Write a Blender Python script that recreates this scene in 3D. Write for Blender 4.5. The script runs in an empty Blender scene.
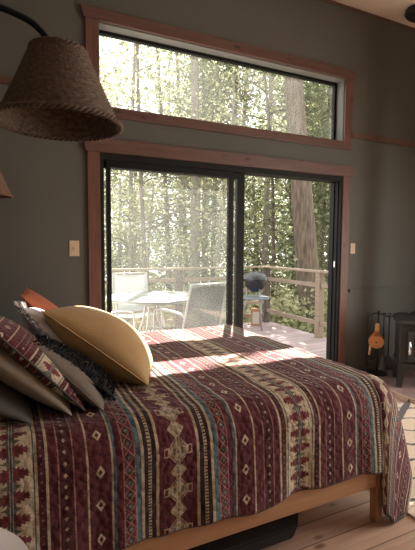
import bpy, bmesh, math, random
from mathutils import Vector, Matrix
random.seed(7)
scene = bpy.context.scene
C = scene.collection
PI = math.pi
D = 3.24            # y of the window wall
R = math.radians

# ------------------------------------------------------------------ materials
MATS = {}
def nt_new(name):
    m = bpy.data.materials.new(name); m.use_nodes = True
    nt = m.node_tree
    for n in list(nt.nodes): nt.nodes.remove(n)
    out = nt.nodes.new('ShaderNodeOutputMaterial')
    return m, nt, out

def simple(name, col, rough=0.6, metal=0.0, noise=0.0, nscale=20.0, bump=0.0, bscale=60.0, stretch=(1,1,1), sheen=0.0, col2=None, spec=0.5):
    """principled material with optional noise variation of its own colour and bump"""
    m, nt, out = nt_new(name)
    b = nt.nodes.new('ShaderNodeBsdfPrincipled')
    b.inputs['Roughness'].default_value = rough
    b.inputs['Metallic'].default_value = metal
    b.inputs['Specular IOR Level'].default_value = spec
    if sheen: b.inputs['Sheen Weight'].default_value = sheen
    nt.links.new(b.outputs[0], out.inputs[0])
    tc = nt.nodes.new('ShaderNodeTexCoord'); mp = nt.nodes.new('ShaderNodeMapping')
    mp.inputs['Scale'].default_value = stretch
    nt.links.new(tc.outputs['Object'], mp.inputs[0])
    if noise or col2:
        n = nt.nodes.new('ShaderNodeTexNoise'); n.inputs['Scale'].default_value = nscale; n.inputs['Detail'].default_value = 5
        nt.links.new(mp.outputs[0], n.inputs[0])
        r = nt.nodes.new('ShaderNodeValToRGB')
        c2 = col2 if col2 else tuple(c*(1-noise) for c in col)
        r.color_ramp.elements[0].position = 0.35; r.color_ramp.elements[1].position = 0.65
        r.color_ramp.elements[0].color = (*c2, 1); r.color_ramp.elements[1].color = (*col, 1)
        nt.links.new(n.outputs[0], r.inputs[0]); nt.links.new(r.outputs[0], b.inputs['Base Color'])
    else:
        b.inputs['Base Color'].default_value = (*col, 1)
    if bump:
        n2 = nt.nodes.new('ShaderNodeTexNoise'); n2.inputs['Scale'].default_value = bscale; n2.inputs['Detail'].default_value = 4
        nt.links.new(mp.outputs[0], n2.inputs[0])
        bp = nt.nodes.new('ShaderNodeBump'); bp.inputs['Strength'].default_value = bump; bp.inputs['Distance'].default_value = 0.01
        nt.links.new(n2.outputs[0], bp.inputs['Height']); nt.links.new(bp.outputs[0], b.inputs['Normal'])
    MATS[name] = m
    return m

def wood(name, col, col2, axis=0, scale=6.0, rough=0.5, knots=True, plank=0.0, plank_axis=1):
    m, nt, out = nt_new(name)
    b = nt.nodes.new('ShaderNodeBsdfPrincipled'); b.inputs['Roughness'].default_value = rough
    nt.links.new(b.outputs[0], out.inputs[0])
    tc = nt.nodes.new('ShaderNodeTexCoord'); mp = nt.nodes.new('ShaderNodeMapping')
    s = [8.0, 8.0, 8.0]; s[axis] = 0.7
    mp.inputs['Scale'].default_value = s
    nt.links.new(tc.outputs['Object'], mp.inputs[0])
    n = nt.nodes.new('ShaderNodeTexNoise'); n.inputs['Scale'].default_value = scale; n.inputs['Detail'].default_value = 6; n.inputs['Distortion'].default_value = 0.6
    nt.links.new(mp.outputs[0], n.inputs[0])
    r = nt.nodes.new('ShaderNodeValToRGB')
    r.color_ramp.elements[0].position = 0.3; r.color_ramp.elements[1].position = 0.7
    r.color_ramp.elements[0].color = (*col2, 1); r.color_ramp.elements[1].color = (*col, 1)
    nt.links.new(n.outputs[0], r.inputs[0])
    last = r.outputs[0]
    if knots:
        v = nt.nodes.new('ShaderNodeTexVoronoi'); v.inputs['Scale'].default_value = 1.0
        mp2 = nt.nodes.new('ShaderNodeMapping'); s2 = [9.0, 9.0, 9.0]; s2[axis] = 4.0
        mp2.inputs['Scale'].default_value = s2
        nt.links.new(tc.outputs['Object'], mp2.inputs[0]); nt.links.new(mp2.outputs[0], v.inputs[0])
        rk = nt.nodes.new('ShaderNodeValToRGB'); rk.color_ramp.elements[0].position = 0.07; rk.color_ramp.elements[1].position = 0.17
        rk.color_ramp.elements[0].color = (0.35, 0.3, 0.3, 1); rk.color_ramp.elements[1].color = (1, 1, 1, 1)
        nt.links.new(v.outputs['Distance'], rk.inputs[0])
        mx = nt.nodes.new('ShaderNodeMix'); mx.data_type = 'RGBA'; mx.blend_type = 'MULTIPLY'; mx.inputs[0].default_value = 1
        nt.links.new(last, mx.inputs[6]); nt.links.new(rk.outputs[0], mx.inputs[7]); last = mx.outputs[2]
    if plank:
        sp = nt.nodes.new('ShaderNodeSeparateXYZ'); nt.links.new(tc.outputs['Object'], sp.inputs[0])
        dv = nt.nodes.new('ShaderNodeMath'); dv.operation = 'DIVIDE'; dv.inputs[1].default_value = plank
        nt.links.new(sp.outputs[plank_axis], dv.inputs[0])
        fr = nt.nodes.new('ShaderNodeMath'); fr.operation = 'FRACT'; nt.links.new(dv.outputs[0], fr.inputs[0])
        fl = nt.nodes.new('ShaderNodeMath'); fl.operation = 'FLOOR'; nt.links.new(dv.outputs[0], fl.inputs[0])
        wn = nt.nodes.new('ShaderNodeTexWhiteNoise'); wn.noise_dimensions = '1D'; nt.links.new(fl.outputs[0], wn.inputs['W'])
        mr = nt.nodes.new('ShaderNodeMapRange'); mr.inputs[3].default_value = 0.78; mr.inputs[4].default_value = 1.1
        nt.links.new(wn.outputs[0], mr.inputs[0])
        gp = nt.nodes.new('ShaderNodeMath'); gp.operation = 'GREATER_THAN'; gp.inputs[1].default_value = 0.05
        nt.links.new(fr.outputs[0], gp.inputs[0])
        ml = nt.nodes.new('ShaderNodeMath'); ml.operation = 'MULTIPLY'
        ad = nt.nodes.new('ShaderNodeMath'); ad.operation = 'MAXIMUM'; ad.inputs[1].default_value = 0.35
        nt.links.new(gp.outputs[0], ad.inputs[0])
        nt.links.new(mr.outputs[0], ml.inputs[0]); nt.links.new(ad.outputs[0], ml.inputs[1])
        mx = nt.nodes.new('ShaderNodeMix'); mx.data_type = 'RGBA'; mx.blend_type = 'MULTIPLY'; mx.inputs[0].default_value = 1
        nt.links.new(last, mx.inputs[6]); nt.links.new(ml.outputs[0], mx.inputs[7]); last = mx.outputs[2]
    nt.links.new(last, b.inputs['Base Color'])
    bp = nt.nodes.new('ShaderNodeBump'); bp.inputs['Strength'].default_value = 0.15; bp.inputs['Distance'].default_value = 0.01
    nt.links.new(n.outputs[0], bp.inputs['Height']); nt.links.new(bp.outputs[0], b.inputs['Normal'])
    MATS[name] = m
    return m

def glassmat(name, haze=0.08, hazecol=(0.8, 0.8, 0.78), refl=1.0, tint=(0.97, 0.98, 0.97)):
    """thin pane: clear, mirror-like reflection by fresnel, plus a film of dust / insect mesh that scatters light"""
    m, nt, out = nt_new(name)
    tr = nt.nodes.new('ShaderNodeBsdfTransparent'); tr.inputs[0].default_value = (*tint, 1)
    gl = nt.nodes.new('ShaderNodeBsdfGlossy'); gl.inputs['Roughness'].default_value = 0.02
    fr = nt.nodes.new('ShaderNodeFresnel'); fr.inputs[0].default_value = 1.45
    ml = nt.nodes.new('ShaderNodeMath'); ml.operation = 'MULTIPLY'; ml.inputs[1].default_value = refl
    geo = nt.nodes.new('ShaderNodeNewGeometry')       # count each pane once: only where light enters it
    ff = nt.nodes.new('ShaderNodeMath'); ff.operation = 'SUBTRACT'; ff.inputs[0].default_value = 1.0
    nt.links.new(geo.outputs['Backfacing'], ff.inputs[1])
    fm = nt.nodes.new('ShaderNodeMath'); fm.operation = 'MULTIPLY'
    nt.links.new(fr.outputs[0], fm.inputs[0]); nt.links.new(ff.outputs[0], fm.inputs[1]); nt.links.new(fm.outputs[0], ml.inputs[0])
    m1 = nt.nodes.new('ShaderNodeMixShader'); nt.links.new(ml.outputs[0], m1.inputs[0]); nt.links.new(tr.outputs[0], m1.inputs[1]); nt.links.new(gl.outputs[0], m1.inputs[2])
    tl = nt.nodes.new('ShaderNodeBsdfTranslucent'); tl.inputs[0].default_value = (*hazecol, 1)
    m2 = nt.nodes.new('ShaderNodeMixShader')
    tc = nt.nodes.new('ShaderNodeTexCoord'); n = nt.nodes.new('ShaderNodeTexNoise'); n.inputs['Scale'].default_value = 1.6; n.inputs['Detail'].default_value = 4
    nt.links.new(tc.outputs['Object'], n.inputs[0])
    mr = nt.nodes.new('ShaderNodeMapRange'); mr.inputs[1].default_value = 0.35; mr.inputs[2].default_value = 0.65
    mr.inputs[3].default_value = haze*0.7; mr.inputs[4].default_value = haze*1.3
    nt.links.new(n.outputs[0], mr.inputs[0]); hm = nt.nodes.new('ShaderNodeMath'); hm.operation = 'MULTIPLY'
    nt.links.new(mr.outputs[0], hm.inputs[0]); nt.links.new(ff.outputs[0], hm.inputs[1]); nt.links.new(hm.outputs[0], m2.inputs[0])
    nt.links.new(m1.outputs[0], m2.inputs[1]); nt.links.new(tl.outputs[0], m2.inputs[2]); nt.links.new(m2.outputs[0], out.inputs[0])
    MATS[name] = m
    return m

def leafmat(name, c1, c2, trans=0.5):
    m, nt, out = nt_new(name)
    gi = nt.nodes.new('ShaderNodeNewGeometry')
    r = nt.nodes.new('ShaderNodeValToRGB'); r.color_ramp.elements[0].color = (*c1, 1); r.color_ramp.elements[1].color = (*c2, 1)
    nt.links.new(gi.outputs['Random Per Island'], r.inputs[0])
    d = nt.nodes.new('ShaderNodeBsdfDiffuse'); t = nt.nodes.new('ShaderNodeBsdfTranslucent')
    nt.links.new(r.outputs[0], d.inputs[0]); nt.links.new(r.outputs[0], t.inputs[0])
    mx = nt.nodes.new('ShaderNodeMixShader'); mx.inputs[0].default_value = trans
    nt.links.new(d.outputs[0], mx.inputs[1]); nt.links.new(t.outputs[0], mx.inputs[2]); nt.links.new(mx.outputs[0], out.inputs[0])
    MATS[name] = m
    return m

simple('wall_paint', (0.112, 0.114, 0.104), 0.75, noise=0.08, nscale=1.5, bump=0.12, bscale=90)
simple('wall_light', (0.42, 0.36, 0.29), 0.85, noise=0.05, nscale=2)
simple('ceiling_paint', (0.88, 0.74, 0.65), 0.8, noise=0.05, nscale=2)
simple('reveal_paint', (0.22, 0.225, 0.215), 0.7, noise=0.05)
wood('casing_wood', (0.165, 0.075, 0.057), (0.115, 0.048, 0.037), axis=2, rough=0.45)
wood('casing_wood_h', (0.14, 0.072, 0.060), (0.10, 0.048, 0.040), axis=0, rough=0.45)
wood('ledge_wood', (0.15, 0.08, 0.058), (0.11, 0.055, 0.04), axis=0)
simple('black_metal', (0.012, 0.0125, 0.012), 0.6, noise=0.2, spec=0.2)
simple('iron', (0.02, 0.02, 0.021), 0.55, noise=0.25, nscale=40, bump=0.1)
simple('stove_iron', (0.032, 0.030, 0.031), 0.45, noise=0.2, nscale=30, bump=0.08)
simple('firebox', (0.03, 0.022, 0.018), 0.3, noise=0.5, nscale=8)
simple('chrome', (0.7, 0.7, 0.7), 0.2, metal=1.0)
simple('grey_metal', (0.38, 0.39, 0.40), 0.4, metal=0.6, noise=0.1)
glassmat('pane_clear', 0.018, refl=1.0)
glassmat('pane_dusty', 0.035, refl=1.5)
glassmat('pane_upper', 0.04, refl=0.8)
wood('floor_wood', (0.60, 0.41, 0.31), (0.46, 0.30, 0.22), axis=0, scale=3, rough=0.42, plank=0.13, plank_axis=1)
wood('deck_wood', (0.52, 0.42, 0.42), (0.38, 0.30, 0.30), axis=0, scale=3, rough=0.8, plank=0.14, plank_axis=1, knots=False)
wood('rail_wood', (0.36, 0.285, 0.215), (0.24, 0.185, 0.14), axis=1, rough=0.8, knots=False)
wood('dark_post', (0.12, 0.09, 0.075), (0.08, 0.06, 0.05), axis=2, rough=0.8, knots=False)
wood('bed_wood', (0.55, 0.31, 0.165), (0.42, 0.22, 0.11), axis=0, scale=2.2, rough=0.45, knots=False)
wood('bed_wood_v', (0.55, 0.31, 0.165), (0.42, 0.22, 0.11), axis=2, scale=2.2, rough=0.45, knots=False)
simple('hearth_stone', (0.36, 0.245, 0.225), 0.6, noise=0.35, nscale=6, bump=0.15)
simple('hearth_edge', (0.50, 0.36, 0.27), 0.5, noise=0.15)
simple('mattress', (0.7, 0.68, 0.64), 0.9, noise=0.05)
simple('tan_cloth', (0.52, 0.33, 0.145), 0.8, noise=0.12, nscale=9, bump=0.25, bscale=220, sheen=0.2)
simple('taupe_cloth', (0.20, 0.165, 0.14), 0.9, noise=0.1, bump=0.25, bscale=200)
simple('beige_cloth', (0.34, 0.28, 0.22), 0.9, noise=0.1, bump=0.25, bscale=200)
simple('charcoal_cloth', (0.10, 0.09, 0.088), 0.9, noise=0.15, bump=0.3, bscale=200)
simple('black_fur', (0.018, 0.017, 0.018), 0.95, noise=0.4, nscale=80, bump=1.0, bscale=150)
simple('white_cloth', (0.72, 0.69, 0.70), 0.9, noise=0.05, bump=0.4, bscale=120)
simple('orange_cloth', (0.50, 0.15, 0.07), 0.85, noise=0.15, bump=0.3, bscale=150)
simple('white_plastic', (0.78, 0.75, 0.75), 0.35)
simple('dark_bag', (0.022, 0.021, 0.021), 0.8, noise=0.2, bump=0.2, bscale=150)
simple('plate_ivory', (0.62, 0.50, 0.36), 0.45)
simple('bellows_orange', (0.55, 0.22, 0.075), 0.45, noise=0.15, nscale=12)
simple('light_wood', (0.66, 0.40, 0.18), 0.5, noise=0.2, nscale=14, stretch=(1, 1, 6))
simple('sling_dark', (0.10, 0.10, 0.10), 0.9, noise=0.08, nscale=300)
simple('sling_white', (0.62, 0.64, 0.64), 0.85, noise=0.06, nscale=60)
simple('table_top', (0.26, 0.255, 0.27), 0.28, noise=0.15, nscale=12)
simple('alu', (0.5, 0.49, 0.47), 0.35, metal=0.7)
simple('bark', (0.17, 0.13, 0.10), 0.95, noise=0.55, nscale=9, bump=1.0, bscale=14, stretch=(2.5, 2.5, 0.4))
simple('bark_pale', (0.24, 0.21, 0.18), 0.95, noise=0.4, nscale=9, bump=0.8, bscale=14, stretch=(2.5, 2.5, 0.4))
leafmat('leaf_green', (0.17, 0.19, 0.10), (0.42, 0.42, 0.25), 0.5)
leafmat('leaf_dark', (0.10, 0.12, 0.07), (0.27, 0.29, 0.17), 0.5)
leafmat('leaf_pale', (0.32, 0.33, 0.20), (0.60, 0.57, 0.38), 0.55)
simple('earth', (0.13, 0.105, 0.065), 1.0, noise=0.5, nscale=1.2, col2=(0.07, 0.09, 0.03))
simple('carton', (0.48, 0.27, 0.14), 0.8, noise=0.1)
simple('paper_white', (0.62, 0.58, 0.52), 0.7)
simple('enamel_black', (0.02, 0.022, 0.028), 0.18)
simple('enamel_lid', (0.06, 0.062, 0.07), 0.2)
simple('shelf_blue', (0.25, 0.30, 0.34), 0.4)
simple('exterior_wall', (0.2, 0.16, 0.12), 0.9, noise=0.2)
simple('shingle', (0.1, 0.09, 0.085), 0.9, noise=0.3)

# expression helper: builds math nodes with python operators
class E:
    nt = None
    def __init__(s, v): s.v = v
    @staticmethod
    def op(o, *a, clamp=False):
        n = E.nt.nodes.new('ShaderNodeMath'); n.operation = o; n.use_clamp = clamp
        for i, x in enumerate(a):
            x = x.v if isinstance(x, E) else x
            if isinstance(x, (int, float)): n.inputs[i].default_value = x
            else: E.nt.links.new(x, n.inputs[i])
        return E(n.outputs[0])
    def __add__(s, o): return E.op('ADD', s, o)
    __radd__ = __add__
    def __sub__(s, o): return E.op('SUBTRACT', s, o)
    def __rsub__(s, o): return E.op('SUBTRACT', o, s)
    def __mul__(s, o): return E.op('MULTIPLY', s, o)
    __rmul__ = __mul__
    def __truediv__(s, o): return E.op('DIVIDE', s, o)
    def lt(s, o): return E.op('LESS_THAN', s, o)
    def gt(s, o): return E.op('GREATER_THAN', s, o)
    def abs(s): return E.op('ABSOLUTE', s)
    def fold(s, p): return E.op('PINGPONG', s, p)          # distance to the nearest multiple of 2p
    def snap(s, q): return E.op('SNAP', s, q)
    def min(s, o): return E.op('MINIMUM', s, o)
    def max(s, o): return E.op('MAXIMUM', s, o)

def px2x(px, y=1.41, py=455.0):
    f, p, ya, ro = 422.3, R(3.967), R(25.804), R(0.334)
    X = px-207.5; Y = py-275; X, Y = X*math.cos(ro)+Y*math.sin(ro), Y*math.cos(ro)-X*math.sin(ro)
    fw = f*math.cos(p) - Y*math.sin(p)
    return y*(X*math.cos(ya)+fw*math.sin(ya))/(fw*math.cos(ya)-X*math.sin(ya))
T0X = px2x(10.6); HALF = (px2x(299)-px2x(10.6))/2
def U(px): return px2x(px)-T0X

def quilt_material(name='quilt_weave'):
    m, nt, out = nt_new(name)
    E.nt = nt
    b = nt.nodes.new('ShaderNodeBsdfPrincipled'); b.inputs['Roughness'].default_value = 0.9; b.inputs['Specular IOR Level'].default_value = 0.15
    b.inputs['Sheen Weight'].default_value = 0.15
    nt.links.new(b.outputs[0], out.inputs[0])
    uv = nt.nodes.new('ShaderNodeUVMap'); uv.uv_map = 'UVMap'
    sp = nt.nodes.new('ShaderNodeSeparateXYZ'); nt.links.new(uv.outputs[0], sp.inputs[0])
    u = E(sp.outputs[0]); v = E(sp.outputs[1])
    fu = (u - T0X).fold(HALF)
    MA = (0.118, 0.030, 0.038); DR = (0.082, 0.022, 0.027); DB = (0.045, 0.022, 0.024); TN = (0.50, 0.40, 0.28); CR = (0.56, 0.46, 0.34)
    TE = (0.07, 0.11, 0.115); BL = (0.10, 0.15, 0.175); PK = (0.33, 0.17, 0.15); RD = (0.125, 0.030, 0.034)
    S = [(32, CR), (34, TE), (37, TN), (45, DR), (47.6, TN), (57, MA), (58.3, PK), (72.5, DR), (73.8, PK), (86, MA), (88.3, TN),
         (111, MA), (113, TN), (115.8, BL), (122, MA), (123.4, PK), (134, RD), (135.3, PK), (140.5, BL), (143.2, TN), (147.5, DB),
         (151, TN), (156, DB), (158.6, TN), (176, MA)]
    ramp = nt.nodes.new('ShaderNodeValToRGB'); cr = ramp.color_ramp; cr.interpolation = 'CONSTANT'
    pos = 0.0; first = True
    els = []
    for px, col in S:
        els.append((max(0, pos), col)); pos = U(px)/HALF
    cr.elements[0].position = 0; cr.elements[0].color = (*els[0][1], 1)
    cr.elements[1].position = els[1][0]; cr.elements[1].color = (*els[1][1], 1)
    for p, c in els[2:]:
        e = cr.elements.new(p); e.color = (*c, 1)
    nrm = fu / HALF
    nt.links.new(nrm.v, ramp.inputs[0])
    last = [ramp.outputs[0]]
    def over(mask, col):
        mx = nt.nodes.new('ShaderNodeMix'); mx.data_type = 'RGBA'
        nt.links.new(mask.v, mx.inputs[0]); nt.links.new(last[0], mx.inputs[6]); mx.inputs[7].default_value = (*col, 1)
        last[0] = mx.outputs[2]
    # --- trees lying either side of a teal centre line
    vt = v.fold(0.033); q = fu.snap(0.0075); e = U(31)
    tooth = E.op('FRACT', fu/0.0125)
    tree = vt.lt((e*0.95 - fu)*0.34 + tooth*0.009 + 0.001) * fu.lt(e*0.90) * fu.gt(0.005)
    over(tree, (0.17, 0.04, 0.045))
    vt2 = (v + 0.033).fold(0.033)
    sm = (vt2.lt((e*0.5 - q)*0.35)) * fu.lt(e*0.5) * fu.gt(0.005)
    over(sm, (0.16, 0.13, 0.09))
    over(fu.lt(0.0035), TE)
    over((fu - 0.010).abs().lt(0.0015) * vt.gt(0.012), TE)
    # --- small crosses
    c = U(65); a = (fu - c).abs(); vd = v.fold(0.0175)
    over((a/0.0062 + vd/0.0075).lt(1.0) * (a + vd).gt(0.0015), (0.42, 0.32, 0.24))
    # --- tiny ticks on first dark band
    c = U(41); a = (fu - c).abs(); vd = v.fold(0.012)
    over((a/0.004 + vd/0.004).lt(1.0), (0.25, 0.13, 0.12))
    # --- open diamonds
    c = U(100); a = (fu - c).abs(); vd = v.fold(0.059)
    dm = a.snap(0.0022)/0.0135 + vd.snap(0.003)/0.0195
    over(dm.lt(1.0) * dm.gt(0.45), (0.58, 0.49, 0.37))
    # --- lattice of diamonds
    c = U(128.7); a = (fu - c).abs(); vd = v.fold(0.021); w = (U(134)-U(123.4))/2
    dm = a/w + vd/0.021
    over((dm - 1.0).abs().lt(0.13) * a.lt(w), PK)
    over(dm.lt(0.55), TE)
    over(dm.lt(0.22), (0.35, 0.25, 0.2))
    # --- chain lines
    c = U(149.3); vd = v.fold(0.006)
    over((fu - c).abs().lt(0.006) * vd.lt(0.0022), DB)
    # --- big stepped medallions
    a = HALF - fu; qa = a.snap(0.0052); vm = v.fold(0.074); qv = vm.snap(0.0055)
    med = (qa + qv*1.05).lt(0.047) * ((qa + qv*1.05).lt(0.037) + (qa+qv*1.05).gt(0.0405)).min(1.0)
    arm = qv.lt(0.012) * a.lt(0.056) * a.gt(0.030)
    hole = (qv.lt(0.006)) * a.lt(0.052) * a.gt(0.040)
    stem = a.lt(0.0075)
    tip = (qa*1.3 + (0.074 - vm).snap(0.0055)).lt(0.034)
    MC = (0.46, 0.37, 0.26)
    over(med, MC); over(arm, MC); over(hole, MA); over(stem, MC); over(tip, MC)
    over((qa.gt(0.0095)) * (qa.lt(0.017)) * (qv.lt(0.008)), (0.16, 0.15, 0.12))
    over((a.lt(0.0026)) * (v.fold(0.01)).lt(0.006), (0.2, 0.16, 0.12))
    # --- thread modulation
    th = nt.nodes.new('ShaderNodeTexNoise'); th.inputs['Scale'].default_value = 190; th.inputs['Detail'].default_value = 2
    nt.links.new(uv.outputs[0], th.inputs[0])
    mr = nt.nodes.new('ShaderNodeMapRange'); mr.inputs[1].default_value = 0.3; mr.inputs[2].default_value = 0.7; mr.inputs[3].default_value = 0.62; mr.inputs[4].default_value = 1.3
    nt.links.new(th.outputs[0], mr.inputs[0])
    mx = nt.nodes.new('ShaderNodeMix'); mx.data_type = 'RGBA'; mx.blend_type = 'MULTIPLY'; mx.inputs[0].default_value = 1
    nt.links.new(last[0], mx.inputs[6]); nt.links.new(mr.outputs[0], mx.inputs[7])
    nt.links.new(mx.outputs[2], b.inputs['Base Color'])
    # --- quilting: puckered cells
    vo = nt.nodes.new('ShaderNodeTexVoronoi'); vo.inputs['Scale'].default_value = 42
    nt.links.new(uv.outputs[0], vo.inputs[0])
    bp = nt.nodes.new('ShaderNodeBump'); bp.inputs['Strength'].default_value = 0.55; bp.inputs['Distance'].default_value = 0.012; bp.invert = True
    nt.links.new(vo.outputs['Distance'], bp.inputs['Height']); nt.links.new(bp.outputs[0], b.inputs['Normal'])
    MATS[name] = m
quilt_material()

def rug_material():
    m, nt, out = nt_new('rug_pile'); E.nt = nt
    b = nt.nodes.new('ShaderNodeBsdfPrincipled'); b.inputs['Roughness'].default_value = 1
    nt.links.new(b.outputs[0], out.inputs[0])
    tc = nt.nodes.new('ShaderNodeTexCoord'); sp = nt.nodes.new('ShaderNodeSeparateXYZ')
    nz = nt.nodes.new('ShaderNodeTexNoise'); nz.inputs['Scale'].default_value = 14
    nt.links.new(tc.outputs['Object'], nz.inputs[0])
    nt.links.new(tc.outputs['Object'], sp.inputs[0])
    x = E(sp.outputs[0]) + (E(nz.outputs[0]) - 0.5)*0.05; y = E(sp.outputs[1]) + (E(nz.outputs[0]) - 0.5)*0.05
    d1 = (x+2.465)*0.498 - (y+1.54)*0.867 + 0.574; d2 = (x+2.465)*0.42 + (y+1.54)*0.907 - 2.974
    l1 = d1.fold(0.29).lt(0.026); l2 = d2.fold(0.1065).lt(0.011)
    mask = l1.max(l2)
    mx = nt.nodes.new('ShaderNodeMix'); mx.data_type = 'RGBA'
    nt.links.new(mask.v, mx.inputs[0]); mx.inputs[6].default_value = (0.74, 0.60, 0.48, 1); mx.inputs[7].default_value = (0.13, 0.125, 0.125, 1)
    nt.links.new(mx.outputs[2], b.inputs['Base Color'])
    n2 = nt.nodes.new('ShaderNodeTexNoise'); n2.inputs['Scale'].default_value = 120
    nt.links.new(tc.outputs['Object'], n2.inputs[0])
    bp = nt.nodes.new('ShaderNodeBump'); bp.inputs['Strength'].default_value = 0.8; bp.inputs['Distance'].default_value = 0.01
    nt.links.new(n2.outputs[0], bp.inputs['Height']); nt.links.new(bp.outputs[0], b.inputs['Normal'])
    MATS['rug_pile'] = m
rug_material()

def wicker_material(name, c1, c2):
    m, nt, out = nt_new(name)
    b = nt.nodes.new('ShaderNodeBsdfPrincipled'); b.inputs['Roughness'].default_value = 0.65
    tl = nt.nodes.new('ShaderNodeBsdfTranslucent')
    ms = nt.nodes.new('ShaderNodeMixShader'); ms.inputs[0].default_value = 0.12
    uv = nt.nodes.new('ShaderNodeUVMap'); mp = nt.nodes.new('ShaderNodeMapping'); mp.inputs['Scale'].default_value = (60, 22, 1)
    nt.links.new(uv.outputs[0], mp.inputs[0])
    n = nt.nodes.new('ShaderNodeTexNoise'); n.inputs['Scale'].default_value = 1.0; n.inputs['Detail'].default_value = 4
    nt.links.new(mp.outputs[0], n.inputs[0])
    r = nt.nodes.new('ShaderNodeValToRGB'); r.color_ramp.elements[0].position = 0.35; r.color_ramp.elements[1].position = 0.68
    r.color_ramp.elements[0].color = (*c2, 1); r.color_ramp.elements[1].color = (*c1, 1)
    nt.links.new(n.outputs[0], r.inputs[0]); nt.links.new(r.outputs[0], b.inputs['Base Color']); nt.links.new(r.outputs[0], tl.inputs[0])
    nt.links.new(b.outputs[0], ms.inputs[1]); nt.links.new(tl.outputs[0], ms.inputs[2]); nt.links.new(ms.outputs[0], out.inputs[0])
    MATS[name] = m
wicker_material('wicker', (0.23, 0.155, 0.11), (0.10, 0.066, 0.048))
wicker_material('wicker_red', (0.28, 0.15, 0.10), (0.14, 0.075, 0.05))

# ------------------------------------------------------------------ geometry helpers
def M_(bm_or_none=None): return bmesh.new()
def box(bm, x0, y0, z0, x1, y1, z1, bevel=0.0):
    g = bmesh.new()
    bmesh.ops.create_cube(g, size=1.0)
    for v in g.verts:
        v.co = Vector(((x0+x1)/2 + v.co.x*(x1-x0), (y0+y1)/2 + v.co.y*(y1-y0), (z0+z1)/2 + v.co.z*(z1-z0)))
    if bevel: bmesh.ops.bevel(g, geom=g.edges[:], offset=bevel, segments=2, affect='EDGES', profile=0.6)
    merge(bm, g); return bm
def merge(bm, g):
    me = bpy.data.meshes.new('tmp'); g.to_mesh(me); g.free(); bm.from_mesh(me); bpy.data.meshes.remove(me)
def prism(bm, pts, d, axis='z', bevel=0.0):
    """polygon pts (2D list) extruded from d[0] to d[1] along axis"""
    g = bmesh.new()
    def P(p, h):
        return {'z': (p[0], p[1], h), 'y': (p[0], h, p[1]), 'x': (h, p[0], p[1])}[axis]
    a = [g.verts.new(P(p, d[0])) for p in pts]; b = [g.verts.new(P(p, d[1])) for p in pts]
    g.faces.new(a); g.faces.new(b[::-1]); n = len(pts)
    for i in range(n): g.faces.new((a[i], b[i], b[(i+1) % n], a[(i+1) % n]))
    bmesh.ops.recalc_face_normals(g, faces=g.faces[:])
    if bevel: bmesh.ops.bevel(g, geom=g.edges[:], offset=bevel, segments=2, affect='EDGES')
    merge(bm, g); return bm
def smooth_path(pts, n=6):
    pts = [Vector(p) for p in pts]
    out = []
    for i in range(len(pts)-1):
        p0 = pts[max(i-1, 0)]; p1 = pts[i]; p2 = pts[i+1]; p3 = pts[min(i+2, len(pts)-1)]
        for k in range(n):
            t = k/n
            out.append(0.5*((2*p1) + (-p0+p2)*t + (2*p0-5*p1+4*p2-p3)*t*t + (-p0+3*p1-3*p2+p3)*t*t*t))
    out.append(pts[-1]); return out
def tube(bm, pts, r, seg=10, smooth=0, cap=True):
    if smooth: 
        if isinstance(r, (list, tuple)):
            rr = smooth_path([(a, 0, 0) for a in r], smooth); r = [max(0.0005, a.x) for a in rr]
        pts = smooth_path(pts, smooth)
    pts = [Vector(p) for p in pts]; n = len(pts)
    rs = r if isinstance(r, (list, tuple)) else [r]*n
    up = None; rings = []
    for i, p in enumerate(pts):
        t = (pts[min(i+1, n-1)] - pts[max(i-1, 0)]).normalized()
        if up is None:
            up = Vector((0, 0, 1)) if abs(t.z) < 0.9 else Vector((1, 0, 0))
            side = t.cross(up).normalized()
        else:
            side = (side - t*side.dot(t)).normalized()
        up2 = side.cross(t).normalized()
        rings.append([bm.verts.new(p + (side*math.cos(a) + up2*math.sin(a))*rs[i]) for a in [2*PI*k/seg for k in range(seg)]])
    for a, b in zip(rings, rings[1:]):
        for k in range(seg): bm.faces.new((a[k], a[(k+1) % seg], b[(k+1) % seg], b[k]))
    if cap: bm.faces.new(rings[0][::-1]); bm.faces.new(rings[-1])
    return bm
def lathe(bm, prof, c=(0, 0, 0), seg=32, close=False):
    """prof: (r,z) list revolved about z through c"""
    rings = []
    for r, z in prof:
        if r < 1e-5: rings.append([bm.verts.new((c[0], c[1], c[2]+z))])
        else: rings.append([bm.verts.new((c[0]+r*math.cos(2*PI*k/seg), c[1]+r*math.sin(2*PI*k/seg), c[2]+z)) for k in range(seg)])
    pairs = list(zip(rings, rings[1:]))
    if close: pairs.append((rings[-1], rings[0]))
    for a, b in pairs:
        if len(a) == 1 and len(b) == 1: continue
        for k in range(seg):
            k2 = (k+1) % seg
            if len(a) == 1: bm.faces.new((a[0], b[k2], b[k]))
            elif len(b) == 1: bm.faces.new((a[k], a[k2], b[0]))
            else: bm.faces.new((a[k], a[k2], b[k2], b[k]))
    bmesh.ops.recalc_face_normals(bm, faces=bm.faces[:])
    return bm
def obj(name, bm, mat, parent=None, smooth=False, origin=None, angle=None):
    me = bpy.data.meshes.new(name); 
    if origin is not None:
        bmesh.ops.translate(bm, verts=bm.verts[:], vec=-Vector(origin))
    bm.to_mesh(me); bm.free()
    me.materials.append(MATS[mat])
    if smooth:
        for p in me.polygons: p.use_smooth = True
        if angle: 
            try: me.set_sharp_from_angle(angle=R(angle))
            except Exception: pass
    o = bpy.data.objects.new(name, me); C.objects.link(o)
    if parent: o.parent = parent
    elif origin is not None: o.location = origin
    return o
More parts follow.
